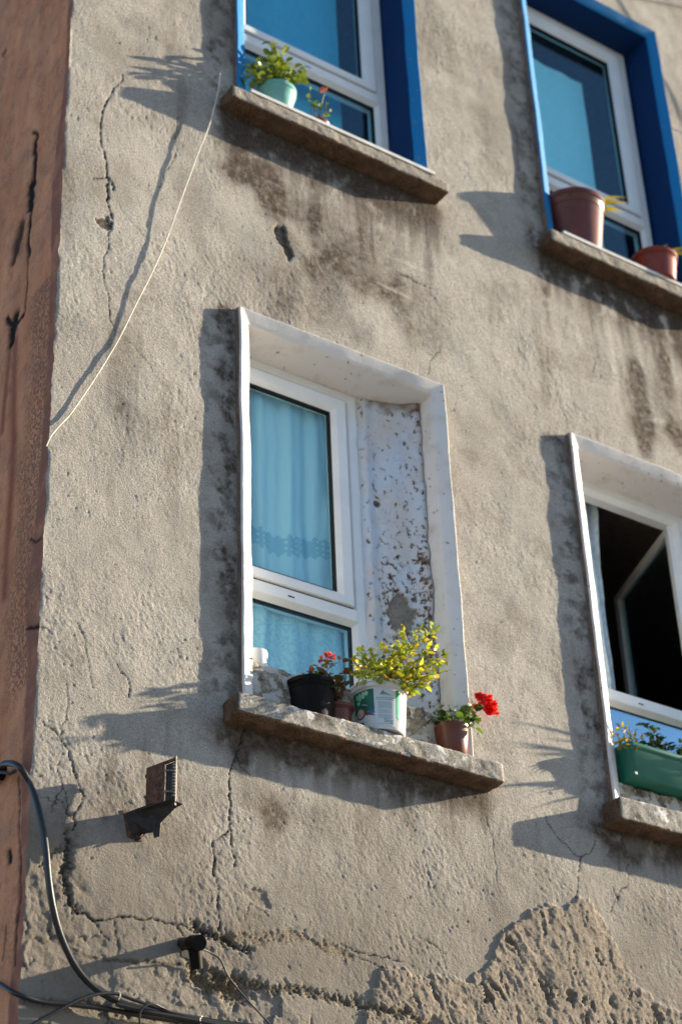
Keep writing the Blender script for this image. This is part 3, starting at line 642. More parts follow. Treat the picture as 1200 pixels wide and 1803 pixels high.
def roughbox(name, x0, x1, y0, y1, z0, z1, mat, parent, amp=0.004, st=0.012, rnd=0.006, seed=0, warp=0.02, label=None):
    """box with worn arrises and an uneven skin"""
    verts = {}; V = []; Fc = []
    nx, ny, nz = max(2, int((x1-x0)/st)), max(2, int((y1-y0)/st)), max(2, int((z1-z0)/st))
    def vid(i, j, k):
        if (i, j, k) not in verts:
            verts[(i, j, k)] = len(V); V.append((x0+(x1-x0)*i/nx, y0+(y1-y0)*j/ny, z0+(z1-z0)*k/nz))
        return verts[(i, j, k)]
    for i in range(nx):
        for j in range(ny):
            Fc.append((vid(i,j,0), vid(i,j+1,0), vid(i+1,j+1,0), vid(i+1,j,0))); Fc.append((vid(i,j,nz), vid(i+1,j,nz), vid(i+1,j+1,nz), vid(i,j+1,nz)))
    for i in range(nx):
        for k in range(nz):
            Fc.append((vid(i,0,k), vid(i+1,0,k), vid(i+1,0,k+1), vid(i,0,k+1))); Fc.append((vid(i,ny,k), vid(i,ny,k+1), vid(i+1,ny,k+1), vid(i+1,ny,k)))
    for j in range(ny):
        for k in range(nz):
            Fc.append((vid(0,j,k), vid(0,j,k+1), vid(0,j+1,k+1), vid(0,j+1,k))); Fc.append((vid(nx,j,k), vid(nx,j+1,k), vid(nx,j+1,k+1), vid(nx,j,k+1)))
    A = np.array(V); cen = np.array([(x0+x1)/2, (y0+y1)/2, (z0+z1)/2]); half = np.array([(x1-x0)/2, (y1-y0)/2, (z1-z0)/2])
    q = A-cen; core = np.clip(q, -(half-rnd), half-rnd); d = q-core; L = np.linalg.norm(d, axis=1, keepdims=True)
    A = cen+core+d/np.maximum(L, 1e-9)*np.minimum(L, rnd)
    nrm = d/np.maximum(L, 1e-9)
    nz_ = fbm(A[:, 0]+A[:, 2]*0.7+seed, A[:, 1]+A[:, 2]*0.6, 0.09, 5, 500+seed, 0.6)
    nz2 = fbm(A[:, 0]*1.0-A[:, 1]+seed, A[:, 2]+A[:, 1]*0.3, 0.035, 3, 520+seed, 0.6)
    A = A+nrm*(amp*nz_+amp*0.5*nz2)[:, None]
    A[:, 2] += warp*0.2*fbm(A[:, 0], A[:, 0]*0+seed, 0.5, 2, 530+seed)
    o = obj(name, A, Fc, mat, parent, label=label, sharp=0)
    if isinstance(mat, (list, tuple)) and len(mat) > 1:
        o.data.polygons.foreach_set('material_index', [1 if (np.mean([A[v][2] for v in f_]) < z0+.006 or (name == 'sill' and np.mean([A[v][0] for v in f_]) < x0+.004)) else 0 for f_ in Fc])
    return o

def frame_bars(bm, x0, x1, z0, z1, wl_, wr, wt, wb, yf, yb, ch=0.012):
    """mitred ring of plastic profile with a sloped inner edge; yf front, yb back"""
    prof = [(0, yb), (0, yf+0.003), (0.003, yf), None, None, None]
    rings = []
    def ring(f, y):   # f = fraction of member width from the outside
        return [(x0+wl_*f, y, z0+wb*f), (x1-wr*f, y, z0+wb*f), (x1-wr*f, y, z1-wt*f), (x0+wl_*f, y, z1-wt*f)]
    for f, y in ((0, yb), (0, yf+0.004), (0.06, yf), (0.68, yf), (0.74, yf+0.003), (0.97, yf+0.016), (1.0, yf+0.020), (1.0, yb)):
        rings.append([bm.verts.new(p) for p in ring(f, y)])
    for a, b in zip(rings[:-1], rings[1:]):
        for i in range(4): bm.faces.new([a[i], a[(i+1) % 4], b[(i+1) % 4], b[i]])
    for i in range(4): bm.faces.new([rings[-1][i], rings[-1][(i+1) % 4], rings[0][(i+1) % 4], rings[0][i]])
    bmesh.ops.recalc_face_normals(bm, faces=bm.faces)

LBL = {'main': 'white plastic window with lace curtain behind and flaking white jamb', 'up1': 'blue surrounded window above the lace-curtained one',
       'up2': 'blue surrounded window at the upper right', 'low2': 'white surrounded window with its sash swung open'}
WOBJ = {}
for q in WINS:
    X0, X1, Z1 = q['X0'], q['X1'], q['Z1']; low = q['step']; yf = 0.165 if low else 0.15
    x0, x1 = X0+0.045, q['fx1']; z1 = Z1-0.055 if low else Z1-0.065
    zt = q['zs']+0.625; zb = q['zs']+(0.15 if low else -0.005)      # transom top, frame bottom
    bm = bmesh.new()
    frame_bars(bm, x0, x1, zb, z1, .066, .066, .066, .066, yf, yf+0.065)
    prism(bm, [(yf+0.064, zt-.072), (yf+0.018, zt-.072), (yf+0.014, zt-.068), (yf-0.006, zt-.052), (yf-0.008, zt-.048), (yf-0.008, zt-.004), (yf-0.004, zt), (yf+0.064, zt)], 'x', x0+0.052, x1-0.052)
    wo_ = bobj('window', bm, M['pvc'], B, label=LBL[q['key']]); WOBJ[q['key']] = wo_
    # rubber seal round the sash and the moving sash itself
    sx0, sx1, sz0, sz1 = x0+.052, x1-.068, zt+.006, z1-.064
    if q['key'] != 'low2':
        bm = bmesh.new(); frame_bars(bm, sx0-.0, sx1+.004, sz0-.004, sz1+.004, .008, .008, .008, .008, yf-0.001, yf+0.02); bobj('seal', bm, M['gasket'], wo_)
        bm = bmesh.new(); frame_bars(bm, sx0, sx1, sz0, sz1, .068, .068, .068, .052, yf-0.018, yf+0.035); sash = bobj('sash', bm, M['pvc'], wo_)
        gx0, gx1, gz0, gz1 = sx0+.066, sx1-.066, sz0+.050, sz1-.066
        bm = bmesh.new(); frame_bars(bm, gx0-.002, gx1+.002, gz0-.002, gz1+.002, .011, .011, .011, .011, yf+0.000, yf+0.02); bobj('glazing_bead', bm, M['gasket'], wo_)
        bm = bmesh.new(); box(bm, gx0+.002, gx1-.002, yf+0.012, yf+0.018, gz0+.002, gz1-.002); bobj('pane', bm, M['glass'], wo_)
    else:
        # the sash swung inward on its right-hand hinges
        hx, hy = sx1, yf+0.02; ex, ey = 3.43, 0.80; L = math.hypot(ex-hx, ey-hy)
        L = sx1-sx0; ang_ = math.atan2(ey-hy, ex-hx)
        bm = bmesh.new(); frame_bars(bm, 0, L, sz0, sz1, .034, .040, .034, .034, -0.020, 0.020)
        R = Matrix.Translation((hx, hy, 0)) @ Matrix.Rotation(ang_, 4, 'Z')
        bmesh.ops.transform(bm, matrix=R, verts=bm.verts); sash = bobj('sash', bm, M['pvc'], wo_, label='sash swung open into the dark room')
        bm = bmesh.new(); box(bm, .032, L-.038, -.003, .003, sz0+.032, sz1-.032); bmesh.ops.transform(bm, matrix=R, verts=bm.verts); bobj('pane', bm, M['glass'], wo_)
    # fixed lower light
    bm = bmesh.new(); frame_bars(bm, x0+.060, x1-.060, zb+.062, zt-.066, .011, .011, .011, .011, yf+0.016, yf+0.03); bobj('glazing_bead', bm, M['gasket'], wo_)
    bm = bmesh.new(); box(bm, x0+.062, x1-.062, yf+0.022, yf+0.028, zb+.062, zt-.068); bobj('pane', bm, M['glass_low' if q['key'] == 'low2' else 'glass'], wo_)
    bm = bmesh.new(); xs = x0+(0.45 if low else 0.5)*(x1-x0); box(bm, xs-.014, xs+.014, yf-0.0095, yf-0.007, zt-.034, zt-.029); bobj('drain_slot', bm, M['gasket'], wo_)
    surround(q, wo_)
    s = q['sill']
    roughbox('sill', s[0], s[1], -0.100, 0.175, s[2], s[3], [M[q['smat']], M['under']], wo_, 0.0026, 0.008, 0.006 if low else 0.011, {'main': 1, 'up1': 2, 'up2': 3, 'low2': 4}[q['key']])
    if q['marble']:
        bm = bmesh.new(); box(bm, X0+.025, min(X1-.02, X1), -0.104, 0.149, s[3]-.001, s[3]+.015); bobj('sill_slab', bm, M['marble'], wo_, bevel=0.003)
    if low:
        roughbox('mortar_step', X0+.048, X1-.05, 0.0, 0.178, s[3]-.002, (4.873 if q['key'] == 'main' else 4.800), M['step'], wo_, 0.0065, 0.007, 0.010, 7 if q['key'] == 'main' else 9)
        if q['key'] == 'low2':
            pass

# whitewashed masonry between frame and jamb of the two lower windows
def filler(q, parent, xa, ya, xb, yb_, full):
    zlo, zhi = q['sill'][3]-.002, q['Z1']-0.052
    T = np.linspace(0, 1, 84 if full else 12); ZZ = np.arange(zlo, zhi+.001, .0032 if full else .02)
    t, z = np.meshgrid(T, ZZ); x = xa+(xb-xa)*t; y = ya+(yb_-ya)*t
    edge = 0.035*np.exp(-((t-0.10)/0.10)**2)*(1+0.25*fbm(z, z*0+.3, .3, 3, 611))
    y = y-edge*0.55-0.02*sstep(0.72, 1.0, t)*(1+.3*fbm(z, t, .2, 2, 613))+0.004*fbm(x, z, .08, 4, 601)
    top = sstep(zhi-.30, zhi-.02, z); den = sstep(zhi-0.5, zlo+0.35, z)*0.55+0.25*sstep(.5, 1, t)
    nse = fbm(x*1.3+z*.25, z, 0.030, 5, 621, .68)
    zone = sstep(.17, .27, t); dn = (0.14+0.50*sstep(zhi-.45, zhi-.95, z)*sstep(zlo+.1, zlo+.5, z)+0.22*sstep(.62, .95, t)+.25*sstep(.3, 1, fbm(x, z, .16, 3, 623)))*zone
    ch = sstep(1.02, 1.07, nse+dn)
    ch = np.maximum(ch, sstep(.9, .95, fbm(x*2, z*.8, .05, 4, 627, .7)+.55*sstep(.80, .96, t)*sstep(.4, -.4, fbm(z, t, .3, 2, 629))+.15*(dn > .5)))
    ch = np.maximum(ch, sstep(.018, .014, np.hypot(x-xa-.07, z-(zlo+1.16))))
    bx, bz_ = xa+.105, 5.22
    if full: p = W(708, 1080, 0.12); bx, bz_ = p.x, p.z
    db = np.hypot((x-bx)/0.058, (z-bz_)/0.088)+0.3*fbm(x, z, .05, 3, 631); bare = sstep(1.0, .93, db)
    p2 = (bx+.06, zlo+.06); db2 = np.hypot((x-p2[0])/0.07, (z-p2[1])/0.10)+0.3*fbm(x, z, .05, 3, 633); bare = np.maximum(bare, sstep(1.0, .93, db2))
    brn = np.clip(sstep(zhi-.09, zhi-.01, z+.03*fbm(x, z, .05, 3, 641))*sstep(.1, .3, t)*.8+sstep(zhi-.25, zhi-.02, z)*sstep(.72, .9, t)*sstep(0, .6, fbm(x, z, .03, 3, 643))*.9+sstep(.93, 1, t)*.35, 0, 1)  # browner along the top and the right edge
    y = y+0.004*ch+0.005*bare-0.004*np.exp(-((db-1.02)/.05)**2)
    gridmesh('jamb_plaster', x, y, z, M['filler'], parent, None, dict(chip=np.clip(ch, 0, 1), bare=bare, edge_brown=brn), label='flaking whitewashed plaster between frame and jamb' if full else None)
filler(WINS[0], WOBJ['main'], 1.445, 0.172, 1.699, 0.085, True)
filler(WINS[3], WOBJ['low2'], 3.268, 0.172, 3.366, 0.13, False)

# curtains
def curtain(x0, x1, y, z0, z1, folds, amp, label, lacez=None, seed=0, swirlz=0, mat=None):
    nx, nz = 260, 400; Xg, Zg = np.meshgrid(np.linspace(x0, x1, nx), np.linspace(z0, z1, nz))
    ph = Xg/(x1-x0)*folds*2*np.pi+1.2*fbm(Xg, Zg*0.25, .3, 2, 700+seed)
    Yg = y+amp*np.sin(ph)+amp*0.4*np.sin(ph*2.3+1)+0.006*fbm(Xg, Zg*.4, .1, 3, 710+seed)
    lc = np.zeros_like(Xg)
    if lacez is not None:
        zc_ = lacez+0.022*np.sin((Xg-x0)*13+1.1)+0.009*np.sin((Xg-x0)*210)*np.sign(Zg-lacez)*0
        lc = ((np.abs(Zg-zc_) < 0.042+0.008*np.sin((Xg)*150))).astype(float)
    sw = (Zg < swirlz).astype(float)
    o = gridmesh('curtain', Xg, Yg, Zg, mat, None, None, dict(lace=lc*0.95, swirl=sw))
    return tag(o, label, 'curtain')
def blind(x0, x1, y, z0, z1, mat, label):
    Xg, Zg = np.meshgrid(np.linspace(x0, x1, 60), np.linspace(z0, z1, 50))
    Yg = y+0.004*np.sin(Xg*31)+0.004*fbm(Xg, Zg*.4, .2, 2, 733)
    tag(gridmesh('blind', Xg, Yg, Zg, mat), label, 'blind')
curtain(0.80, 1.40, 0.232, 4.85, 6.42, 4.0, 0.009, 'pale lace curtain with a dotted band behind the closed white window', 5.58, 1, 5.25, M['curtain'])
curtain(2.46, 2.86, 0.30, 4.85, 6.45, 3.0, 0.030, 'gathered sheer curtain at the left of the open window', None, 2, 0, M['sheer'])
blind(0.90, 1.535, 0.285, 7.5, 9.22, M['blind_a'], 'plain blue cloth drawn behind the upper left window')
blind(2.58, 3.135, 0.285, 7.5, 9.13, M['blind_b'], 'plain light blue cloth drawn behind the upper right window')
# ------------------------------------------------------------------ plants
def leaf(vs, fs, p, d, up, L, Wd, kind='oval', droop=0.25, segs=4):
    """one curved leaf from base p along d"""
    d = Vector(d).normalized(); s = d.cross(Vector(up)); s = s.normalized() if s.length > 1e-4 else Vector((1, 0, 0)); n = s.cross(d).normalized()
    b = len(vs); prev = None
    for i in range(segs+1):
        t = i/segs
        wv = {'oval': math.sin(math.pi*min(1, t*0.92+0.06))**0.8, 'strap': (1-t**2.2)*0.9+0.05, 'round': math.sin(math.pi*(t*0.86+0.09))**0.5, 'pointed': math.sin(math.pi*t**0.75*0.97+0.03)}[kind]
        c = p+d*L*t+n*(-droop*L*t*t)
        w_ = Wd*0.5*max(wv, 0.04)
        vs += [c-s*w_+n*w_*0.35, c, c+s*w_+n*w_*0.35]
    for i in range(segs):
        a = b+i*3; fs += [(a, a+1, a+4, a+3), (a+1, a+2, a+5, a+4)]
def rdir(r, zmin=-1, zmax=1):
    a = r.uniform(0, 2*math.pi); z = r.uniform(zmin, zmax); q = math.sqrt(max(0, 1-z*z)); return Vector((q*math.cos(a), q*math.sin(a), z))
def arc(a, b, sag, r, k=7):
    a, b = Vector(a), Vector(b); m = (a+b)/2+Vector((0, 0, sag))+Vector((r.gauss(0, .008), r.gauss(0, .008), 0))
    return [a*(1-t)**2+m*2*t*(1-t)+b*t*t for t in [i/k for i in range(k+1)]]
def bush(root, base, tips, seed, lmat, smat, L=0.03, Wd=0.015, per=16, kind='pointed', sag=0.05, start=0.3, spread=0.02, stem_r=0.0016, name='leaves', compound=False, droop=0.3, sname='stems', face=0.0):
    r = random.Random(seed); sv, sf, lv, lf = [], [], [], []
    for tip in tips:
        P = arc(Vector(base)+Vector((r.gauss(0, .012), r.gauss(0, .012), 0)), tip, sag, r)
        tube(P, stem_r*1.4, 5, sv, sf, stem_r*0.6)
        for j in range(per):
            t = start+(1-start)*(j+r.random())/per; i = min(len(P)-2, int(t*(len(P)-1))); f = t*(len(P)-1)-i
            p = P[i].lerp(P[i+1], f); ax = (P[i+1]-P[i]).normalized()
            d = (rdir(r, -.4, .6)+ax*0.5).normalized(); q = p+d*r.uniform(0, spread)
            if compound:
                tube([p, q+d*L*1.0], stem_r*0.5, 3, sv, sf)
                for c in range(r.choice((3, 5, 5))):
                    qq = q+d*L*0.5*c*0.6; dd = (d+rdir(r)*0.8).normalized(); leaf(lv, lf, qq, dd, rdir(r, .2, 1), L*r.uniform(.6, 1.15), Wd*r.uniform(.7, 1.15), kind, droop)
            else:
                leaf(lv, lf, q, d, rdir(r, .3, 1)+Vector((-.3, -.5, 0))*face, L*r.uniform(.6, 1.2), Wd*r.uniform(.7, 1.2), kind, droop)
    obj(sname, sv, sf, smat, root); return obj(name, lv, lf, lmat, root)
def flower(root, c, n, rad, mat, seed, size=0.014, name='flower'):
    r = random.Random(seed); v, f = [], []
    for i in range(n):
        d = rdir(r, -.6, 1); p = Vector(c)+Vector((d.x*rad, d.y*rad, d.z*rad*.8))*r.uniform(.55, 1)
        for k in range(5):
            e = (rdir(r)*0.9+d*0.8).normalized(); leaf(v, f, p, e, d, size*r.uniform(.7, 1.2), size*.85, 'round', r.uniform(-.3, .4), 3)
    return obj(name, v, f, mat, root)
def pot(root, r0, r1, hgt, mat, rim=0.006, rimh=0.018, name='pot', rings=True, n=48):
    pr = [(r0*0.93, 0), (r0, 0.004), (r0+(r1-r0)*.5, hgt*.5), (r1, hgt-rimh-.004), (r1+.001, hgt-rimh-.002), (r1+rim, hgt-rimh), (r1+rim+.001, hgt-.003), (r1+rim-.002, hgt), (r1-.001, hgt-.0005), (r1-.003, hgt-.004), (r1-.005, hgt-.02), (r0+(r1-r0)*.55-.004, hgt*.55)]
    if rings:
        t = 0.80; rr = r0+(r1-r0)*t; pr[3:3] = [(rr-.0005, hgt*t-.006), (rr+.002, hgt*t-.004), (rr+.002, hgt*t), (rr+.0004, hgt*t+.002)]
    v, f = lathe(pr, n); return obj(name, v, f, mat, root)
def soil(root, r, z):
    v = []; f = []; rd = random.Random(int(r*1e4)); n = 20
    v.append((0, 0, z+.004))
    for q in (0.5, 1.0):
        for k in range(n): a = 2*math.pi*k/n; v.append((r*q*math.cos(a), r*q*math.sin(a), z+rd.uniform(-.003, .004)))
    for k in range(n):
        k2 = (k+1) % n; f.append((0, 1+k, 1+k2)); f.append((1+k, 1+n+k, 1+n+k2, 1+k2))
    obj('soil', v, f, M['soil'], root)
def loc_(root, px, py, y):   # a photographed point at depth y, in the thing's own space
    return W(px, py, y)-root.location

# --- sill of the lace-curtained window
zs = 4.686
# black pot
t = thing('potted_plant', (1.062, -0.005, zs), 'black plastic pot with a pale coral flower and reddish leaves, left of the white tub', 'potted plant')
pot(t, .072, .092, .150, M['black'], .004, .016); soil(t, .085, .137)
bush(t, (0, 0, .135), [loc_(t, 575, 1166, -.02), loc_(t, 560, 1180, -.05), loc_(t, 598, 1165, .02), loc_(t, 605, 1185, -.04), loc_(t, 590, 1192, -.07), loc_(t, 545, 1186, .0), loc_(t, 608, 1205, -.08)], 3, M['lf_red'], M['stemr'], .024, .020, 9, 'round', .03, .35, .02)
bush(t, (0, 0, .135), [loc_(t, 556, 1184, -.05), loc_(t, 590, 1195, -.05)], 9, M['lf_ger'], M['stem'], .024, .02, 7, 'round', .03, .3, .015, name='green_leaves', sname='green_stems')
flower(t, loc_(t, 577, 1157, -.02), 9, .019, M['pet_pale'], 4, .012); flower(t, loc_(t, 566, 1163, -.03), 3, .008, M['pet_pale'], 5, .011)
# half-hidden brown pot
t = thing('potted_plant', (1.105, 0.045-.115, zs), 'small brown pot half hidden between the black pot and the white tub', 'potted plant')
t.location = (1.178, 0.000, zs)
pot(t, .045, .056, .095, M['terra'], .004, .014); soil(t, .05, .084)
bush(t, (0, 0, .085), [loc_(t, 608, 1200, -.08), loc_(t, 598, 1210, -.10), loc_(t, 612, 1180, -.05), loc_(t, 590, 1208, -.09)], 13, M['lf_red'], M['stemr'], .022, .018, 8, 'round', .02, .3, .012)
# white tub with the printed label
t = thing('bucket_planter', (1.343, -0.030, zs), 'white plastic tub with a green printed label, holding a bushy yellow-green plant', 'tub planter')
BR0, BR1, BH = .088, .100, .190
pr = [(BR0*.9, .003), (BR0*.96, 0), (BR0, .004), (BR1, BH-.032), (BR1+.0015, BH-.030), (BR1+.008, BH-.028), (BR1+.009, BH-.020), (BR1+.006, BH-.018), (BR1+.006, BH-.012), (BR1+.010, BH-.010), (BR1+.010, BH-.002), (BR1+.007, BH), (BR1+.001, BH), (BR1-.002, BH-.004), (BR1-.004, BH-.03)]
v, f = lathe(pr, 64); obj('tub', v, f, M['tub'], t); soil(t, .095, BH-.03)
def decal(name, mat, uf, n=14, off=.0006, lab=None):
    """strips on the tub's cone: uf yields (u degrees, v low, v high)"""
    v, f = [], []
    for st in uf:
        b = len(v)
        for u, lo, hi in st:
            a = math.radians(-126+u)
            for q in [lo+(hi-lo)*k/4 for k in range(5)]:
                z = .006+q*(BH-.040); rr = BR0+(BR1-BR0)*(z-.004)/(BH-.036)+off; v.append((rr*math.cos(a), rr*math.sin(a), z))
        m = len(st)
        for i in range(m-1):
            for k in range(4): f.append((b+i*5+k, b+(i+1)*5+k, b+(i+1)*5+k+1, b+i*5+k+1))
    return obj(name, v, f, mat, t, label=lab)
def rect(u0, u1, lo, hi, n=10, lo1=None, hi1=None):
    lo1 = lo if lo1 is None else lo1; hi1 = hi if hi1 is None else hi1
    return [(u0+(u1-u0)*i/n, lo+(lo1-lo)*i/n, hi+(hi1-hi)*i/n) for i in range(n+1)]
def disc(u, v_, ru, rv, n=16):
    return [(u-ru*math.cos(math.pi*i/n), v_-rv*math.sin(math.pi*i/n), v_+rv*math.sin(math.pi*i/n)) for i in range(n+1)]
decal('label_green', M['g_dark'], [rect(-66, -11, .46, .985, 14, .42)])
decal('label_blue_band', M['b_print'], [rect(-30, -11, .33, .40, 6, .36, .47)], off=.0010)
decal('label_blue_emblem', M['b_print'], [disc(-46, .10, 9, .10)], off=.0010)
decal('label_leaf_print', M['g_lite'], [disc(-52, .86, 3, .07), disc(-44, .84, 4.5, .10), disc(-35, .86, 4, .09), disc(-27, .90, 4, .06), disc(-49, .70, 4.5, .05)], off=.0010)
decal('label_spoon', M['br_print'], [disc(-46, .42, 14, .145), rect(-34, -11, .36, .47, 8, .29, .31)], off=.0014)
decal('label_bowl', M['be_print'], [disc(-47, .42, 11, .115)], off=.0020)
decal('label_emblem', M['be_print'], [disc(-74, .72, 7, .12)], off=.0016); decal('label_emblem_print', M['g_dark'], [disc(-75, .75, 3.5, .05), rect(-75, -71, .62, .645, 3)], off=.0022)
decal('label_arc', M['lab'], [[(-40+i*1.6, .62-.0035*i*i*.25, .635-.0035*i*i*.25) for i in range(9)]], off=.0016)
decal('label_panel', M['lab'], [rect(-11, 37, .02, .985, 14)], off=.0010)
lines = [rect(-7, 33, .73, .745), rect(-5, 33, .685, .70)]
lines += [rect(-4+(i % 3), 31-(i % 2)*3, .625-.026*i, .632-.026*i) for i in range(7)]+[rect(-3, 30, .425-.026*i, .431-.026*i) for i in range(4)]+[rect(-4, 31, .30-.028*i, .307-.028*i) for i in range(4)]+[rect(-8, 33, .075, .081)]
decal('label_lines', M['ink'], lines, off=.0016)
decal('label_picture', M['ink'], [[(2, .82, .83), (6, .82, .90), (8, .82, .93), (12, .82, .88), (18, .82, .85), (25, .82, .825)], rect(2, 28, .80, .808)], off=.0016)
decal('label_green_side', M['g_mid'], [rect(38, 50, .30, .97, 6, .20), [(66+i*2, .45+.0*i, .97) for i in range(5)]], off=.0010)
fc = bpy.data.curves.new('t', 'FONT'); fc.body = '5kg'; fc.size = .026; fc.extrude = 0; tmp = bpy.data.objects.new('t', fc); C.objects.link(tmp)
dg = bpy.context.evaluated_depsgraph_get(); me = bpy.data.meshes.new_from_object(tmp.evaluated_get(dg)); bpy.data.objects.remove(tmp)
tv = []
for q in me.vertices:
    a = math.radians(-126+8)+q.co.x/.092; z = .023+q.co.y*.8; rr = BR0+(BR1-BR0)*z/BH+.0024; tv.append((rr*math.cos(a), rr*math.sin(a), z))
obj('label_weight', tv, [tuple(p.vertices) for p in me.polygons], M['ink'], t, smooth=False)
tips = [loc_(t, *p) for p in ((618,1162,.02),(640,1142,.0),(632,1185,-.06),(655,1152,-.03),(668,1170,-.09),(690,1140,.0),(700,1160,-.10),(712,1120,.0),(728,1112,-.03),(745,1118,-.02),(762,1120,-.04),(776,1135,-.05),(772,1158,-.08),(750,1150,-.12),(742,1180,-.14),(758,1196,-.14),(738,1206,-.16),(726,1196,-.17),(716,1175,-.18),(735,1160,-.20),(748,1172,-.22),(705,1150,-.20),(690,1168,-.22),(760,1175,-.24),(728,1138,-.16),(775,1185,-.26),(745,1212,-.20),(732,1220,-.17),(755,1205,-.22),(722,1215,-.15),(768,1168,-.20),(700,1125,-.04),(725,1128,-.10),(650,1172,-.06),(712,1185,-.12),(745,1140,-.10),(676,1150,-.16),(660,1182,-.20))]
bush(t, (0, 0, BH-.03), [p for i, p in enumerate(tips) if i % 4 != 3], 21, M['lf_yel'], M['stem'], .031, .0165, 6, 'pointed', .045, .38, .022, .0018, compound=True)
# small pot with the red geranium
t = thing('potted_plant', (1.668, -0.030, zs), 'small red-brown pot at the sill end with a bright red geranium', 'potted plant')
pot(t, .052, .064, .125, M['terra'], .001, .010, rings=False); soil(t, .058, .114)
bush(t, (0, 0, .11), [loc_(t, *p) for p in ((790,1252,.0),(770,1258,.02),(765,1264,-.03),(815,1248,-.05),(800,1258,-.09),(832,1250,-.08),(838,1262,-.1),(836,1282,-.1),(848,1270,-.1),(840,1245,-.06),(780,1262,-.07))], 31, M['lf_ger'], M['stem'], .026, .026, 6, 'round', .03, .5, .012, face=.6)
bush(t, (0, 0, .11), [loc_(t, 775, 1243, .0)], 32, M['lf_och'], M['stemr'], .016, .012, 4, 'round', .02, .93, .003, .0012, name='dry_flower_head', sname='dry_stem')
v, f = tube(arc((0, 0, .11), loc_(t, 856, 1242, -.06), .03, random.Random(2)), .002, 6); obj('flower_stem', v, f, M['stem'], t)
flower(t, loc_(t, 848, 1236, -.06), 26, .031, M['pet_red'], 7, .018); flower(t, loc_(t, 864, 1249, -.07), 18, .025, M['pet_red'], 8, .018)
# white cup on the mortar step
t = thing('cup', (.880, .060, 4.874), 'white plastic cup with a blue lid on the broken mortar step beside the left jamb', 'cup')
v, f = lathe([(.032, 0), (.035, .003), (.040, .070), (.039, .076), (.032, .0785)], 32); obj('body', v, f, M['tub'], t)
v, f = lathe([(.029, .0775), (.031, .079), (.030, .084), (.024, .086)], 32); obj('lid', v, f, M['blu_plas'], t)

# --- upper left sill
zu = 7.526
t = thing('potted_plant', (.965, -.025, zu), 'mint green pot with a fleshy-leaved plant on the upper left sill', 'potted plant')
pot(t, .064, .085, .130, M['mint'], .004, .022, rings=False); soil(t, .078, .118)
bush(t, (0, 0, .115), [loc_(t, *p) for p in ((500,85,-.04),(447,108,-.03),(486,105,-.1),(512,128,-.02),(530,126,-.06),(452,128,-.1),(481,70,-.02),(470,95,-.03),(455,100,.0),(440,118,-.02),(436,135,-.05),(490,92,-.05),(505,108,-.06),(520,118,-.03),(537,132,-.08),(528,140,-.1),(495,125,-.1),(462,120,-.08),(448,135,-.08),(515,130,-.11),(478,110,-.08))], 41, M['lf_suc'], M['stem'], .034, .026, 8, 'round', .03, .42, .012, .003, face=.8)
t = thing('potted_plant', (1.165, -.035, zu), 'terracotta pot with a salmon flower behind the edge of the upper left sill', 'potted plant')
pot(t, .040, .052, .038, M['terra2'], .003, .012, rings=False); soil(t, .046, .030)
bush(t, (0, 0, .03), [loc_(t, *p) for p in ((548,180,-.02),(560,185,-.04),(575,180,-.03),(545,160,.0),(582,192,-.05),(556,172,-.02))], 43, M['lf_ger'], M['stemr'], .022, .020, 3, 'round', .01, .7, .01, .0022)
v, f = tube(arc((0, 0, .03), loc_(t, 570, 166, -.03), .01, random.Random(4)), .003, 6); obj('flower_stem', v, f, M['stem'], t)
flower(t, loc_(t, 570, 160, -.03), 5, .012, M['pet_pink'], 9, .014)
# --- upper right sill
t = thing('potted_plant', (2.668, .012, zu), 'large brown plastic pot with a few yellowed leaves on the upper right sill', 'potted plant')
pot(t,   .112, .154, .300, M['terra'], .006, .026); soil(t, .14, .276)
def straps(root, base, tips, seed, mat, Wd=.02, name='leaves', sag=.08):
    r = random.Random(seed); v, f = [], []
    for tip in tips:
        P = arc(base, tip, sag, r, 12); b = len(v)
        for i, p in enumerate(P):
            d = (P[min(i+1, 12)]-P[max(i-1, 0)]).normalized(); s = d.cross(Vector((0, 0, 1))); s = s.normalized() if s.length > .01 else Vector((1, 0, 0)); t_ = i/12
            n_ = s.cross(d)
            w_ = Wd*.5*(0.5+0.8*math.sin(math.pi*min(t_*.9+.05, 1)))*(1-t_**3.0)+.0004
            v += [p-s*w_+n_*w_*.4, p, p+s*w_+n_*w_*.4]
        for i in range(12):
            a = b+i*3; f += [(a, a+1, a+4, a+3), (a+1, a+2, a+5, a+4)]
    return obj(name, v, f, mat, root)
straps(t, (0.03, 0, .275), [loc_(t, 1106, 358, -.10), loc_(t, 1096, 375, -.08), loc_(t, 1102, 348, -.02)], 5, M['lf_yel2'], .034, sag=.05)
straps(t, (0, 0, .275), [(-.16, .10, .30), (.10, .10, .33), (-.05, -.16, .255), (-.12, -.13, .25)], 6, M['lf_strap'], .026, 'green_leaves', .02)
t = thing('potted_plant', (3.125, -.035, zu), 'small brick red pot with a yellow-green leaf, right of the large brown pot', 'potted plant')
pot(t, .090, .110, .150, M['terra2'], .005, .020); soil(t, .10, .135)
straps(t, (.02, 0, .13), [loc_(t, 1160, 435, -.05), loc_(t, 1215, 438, -.1), loc_(t, 1220, 450, -.08), loc_(t, 1175, 430, 0)], 7, M['lf_yel2'], .03, sag=.06)

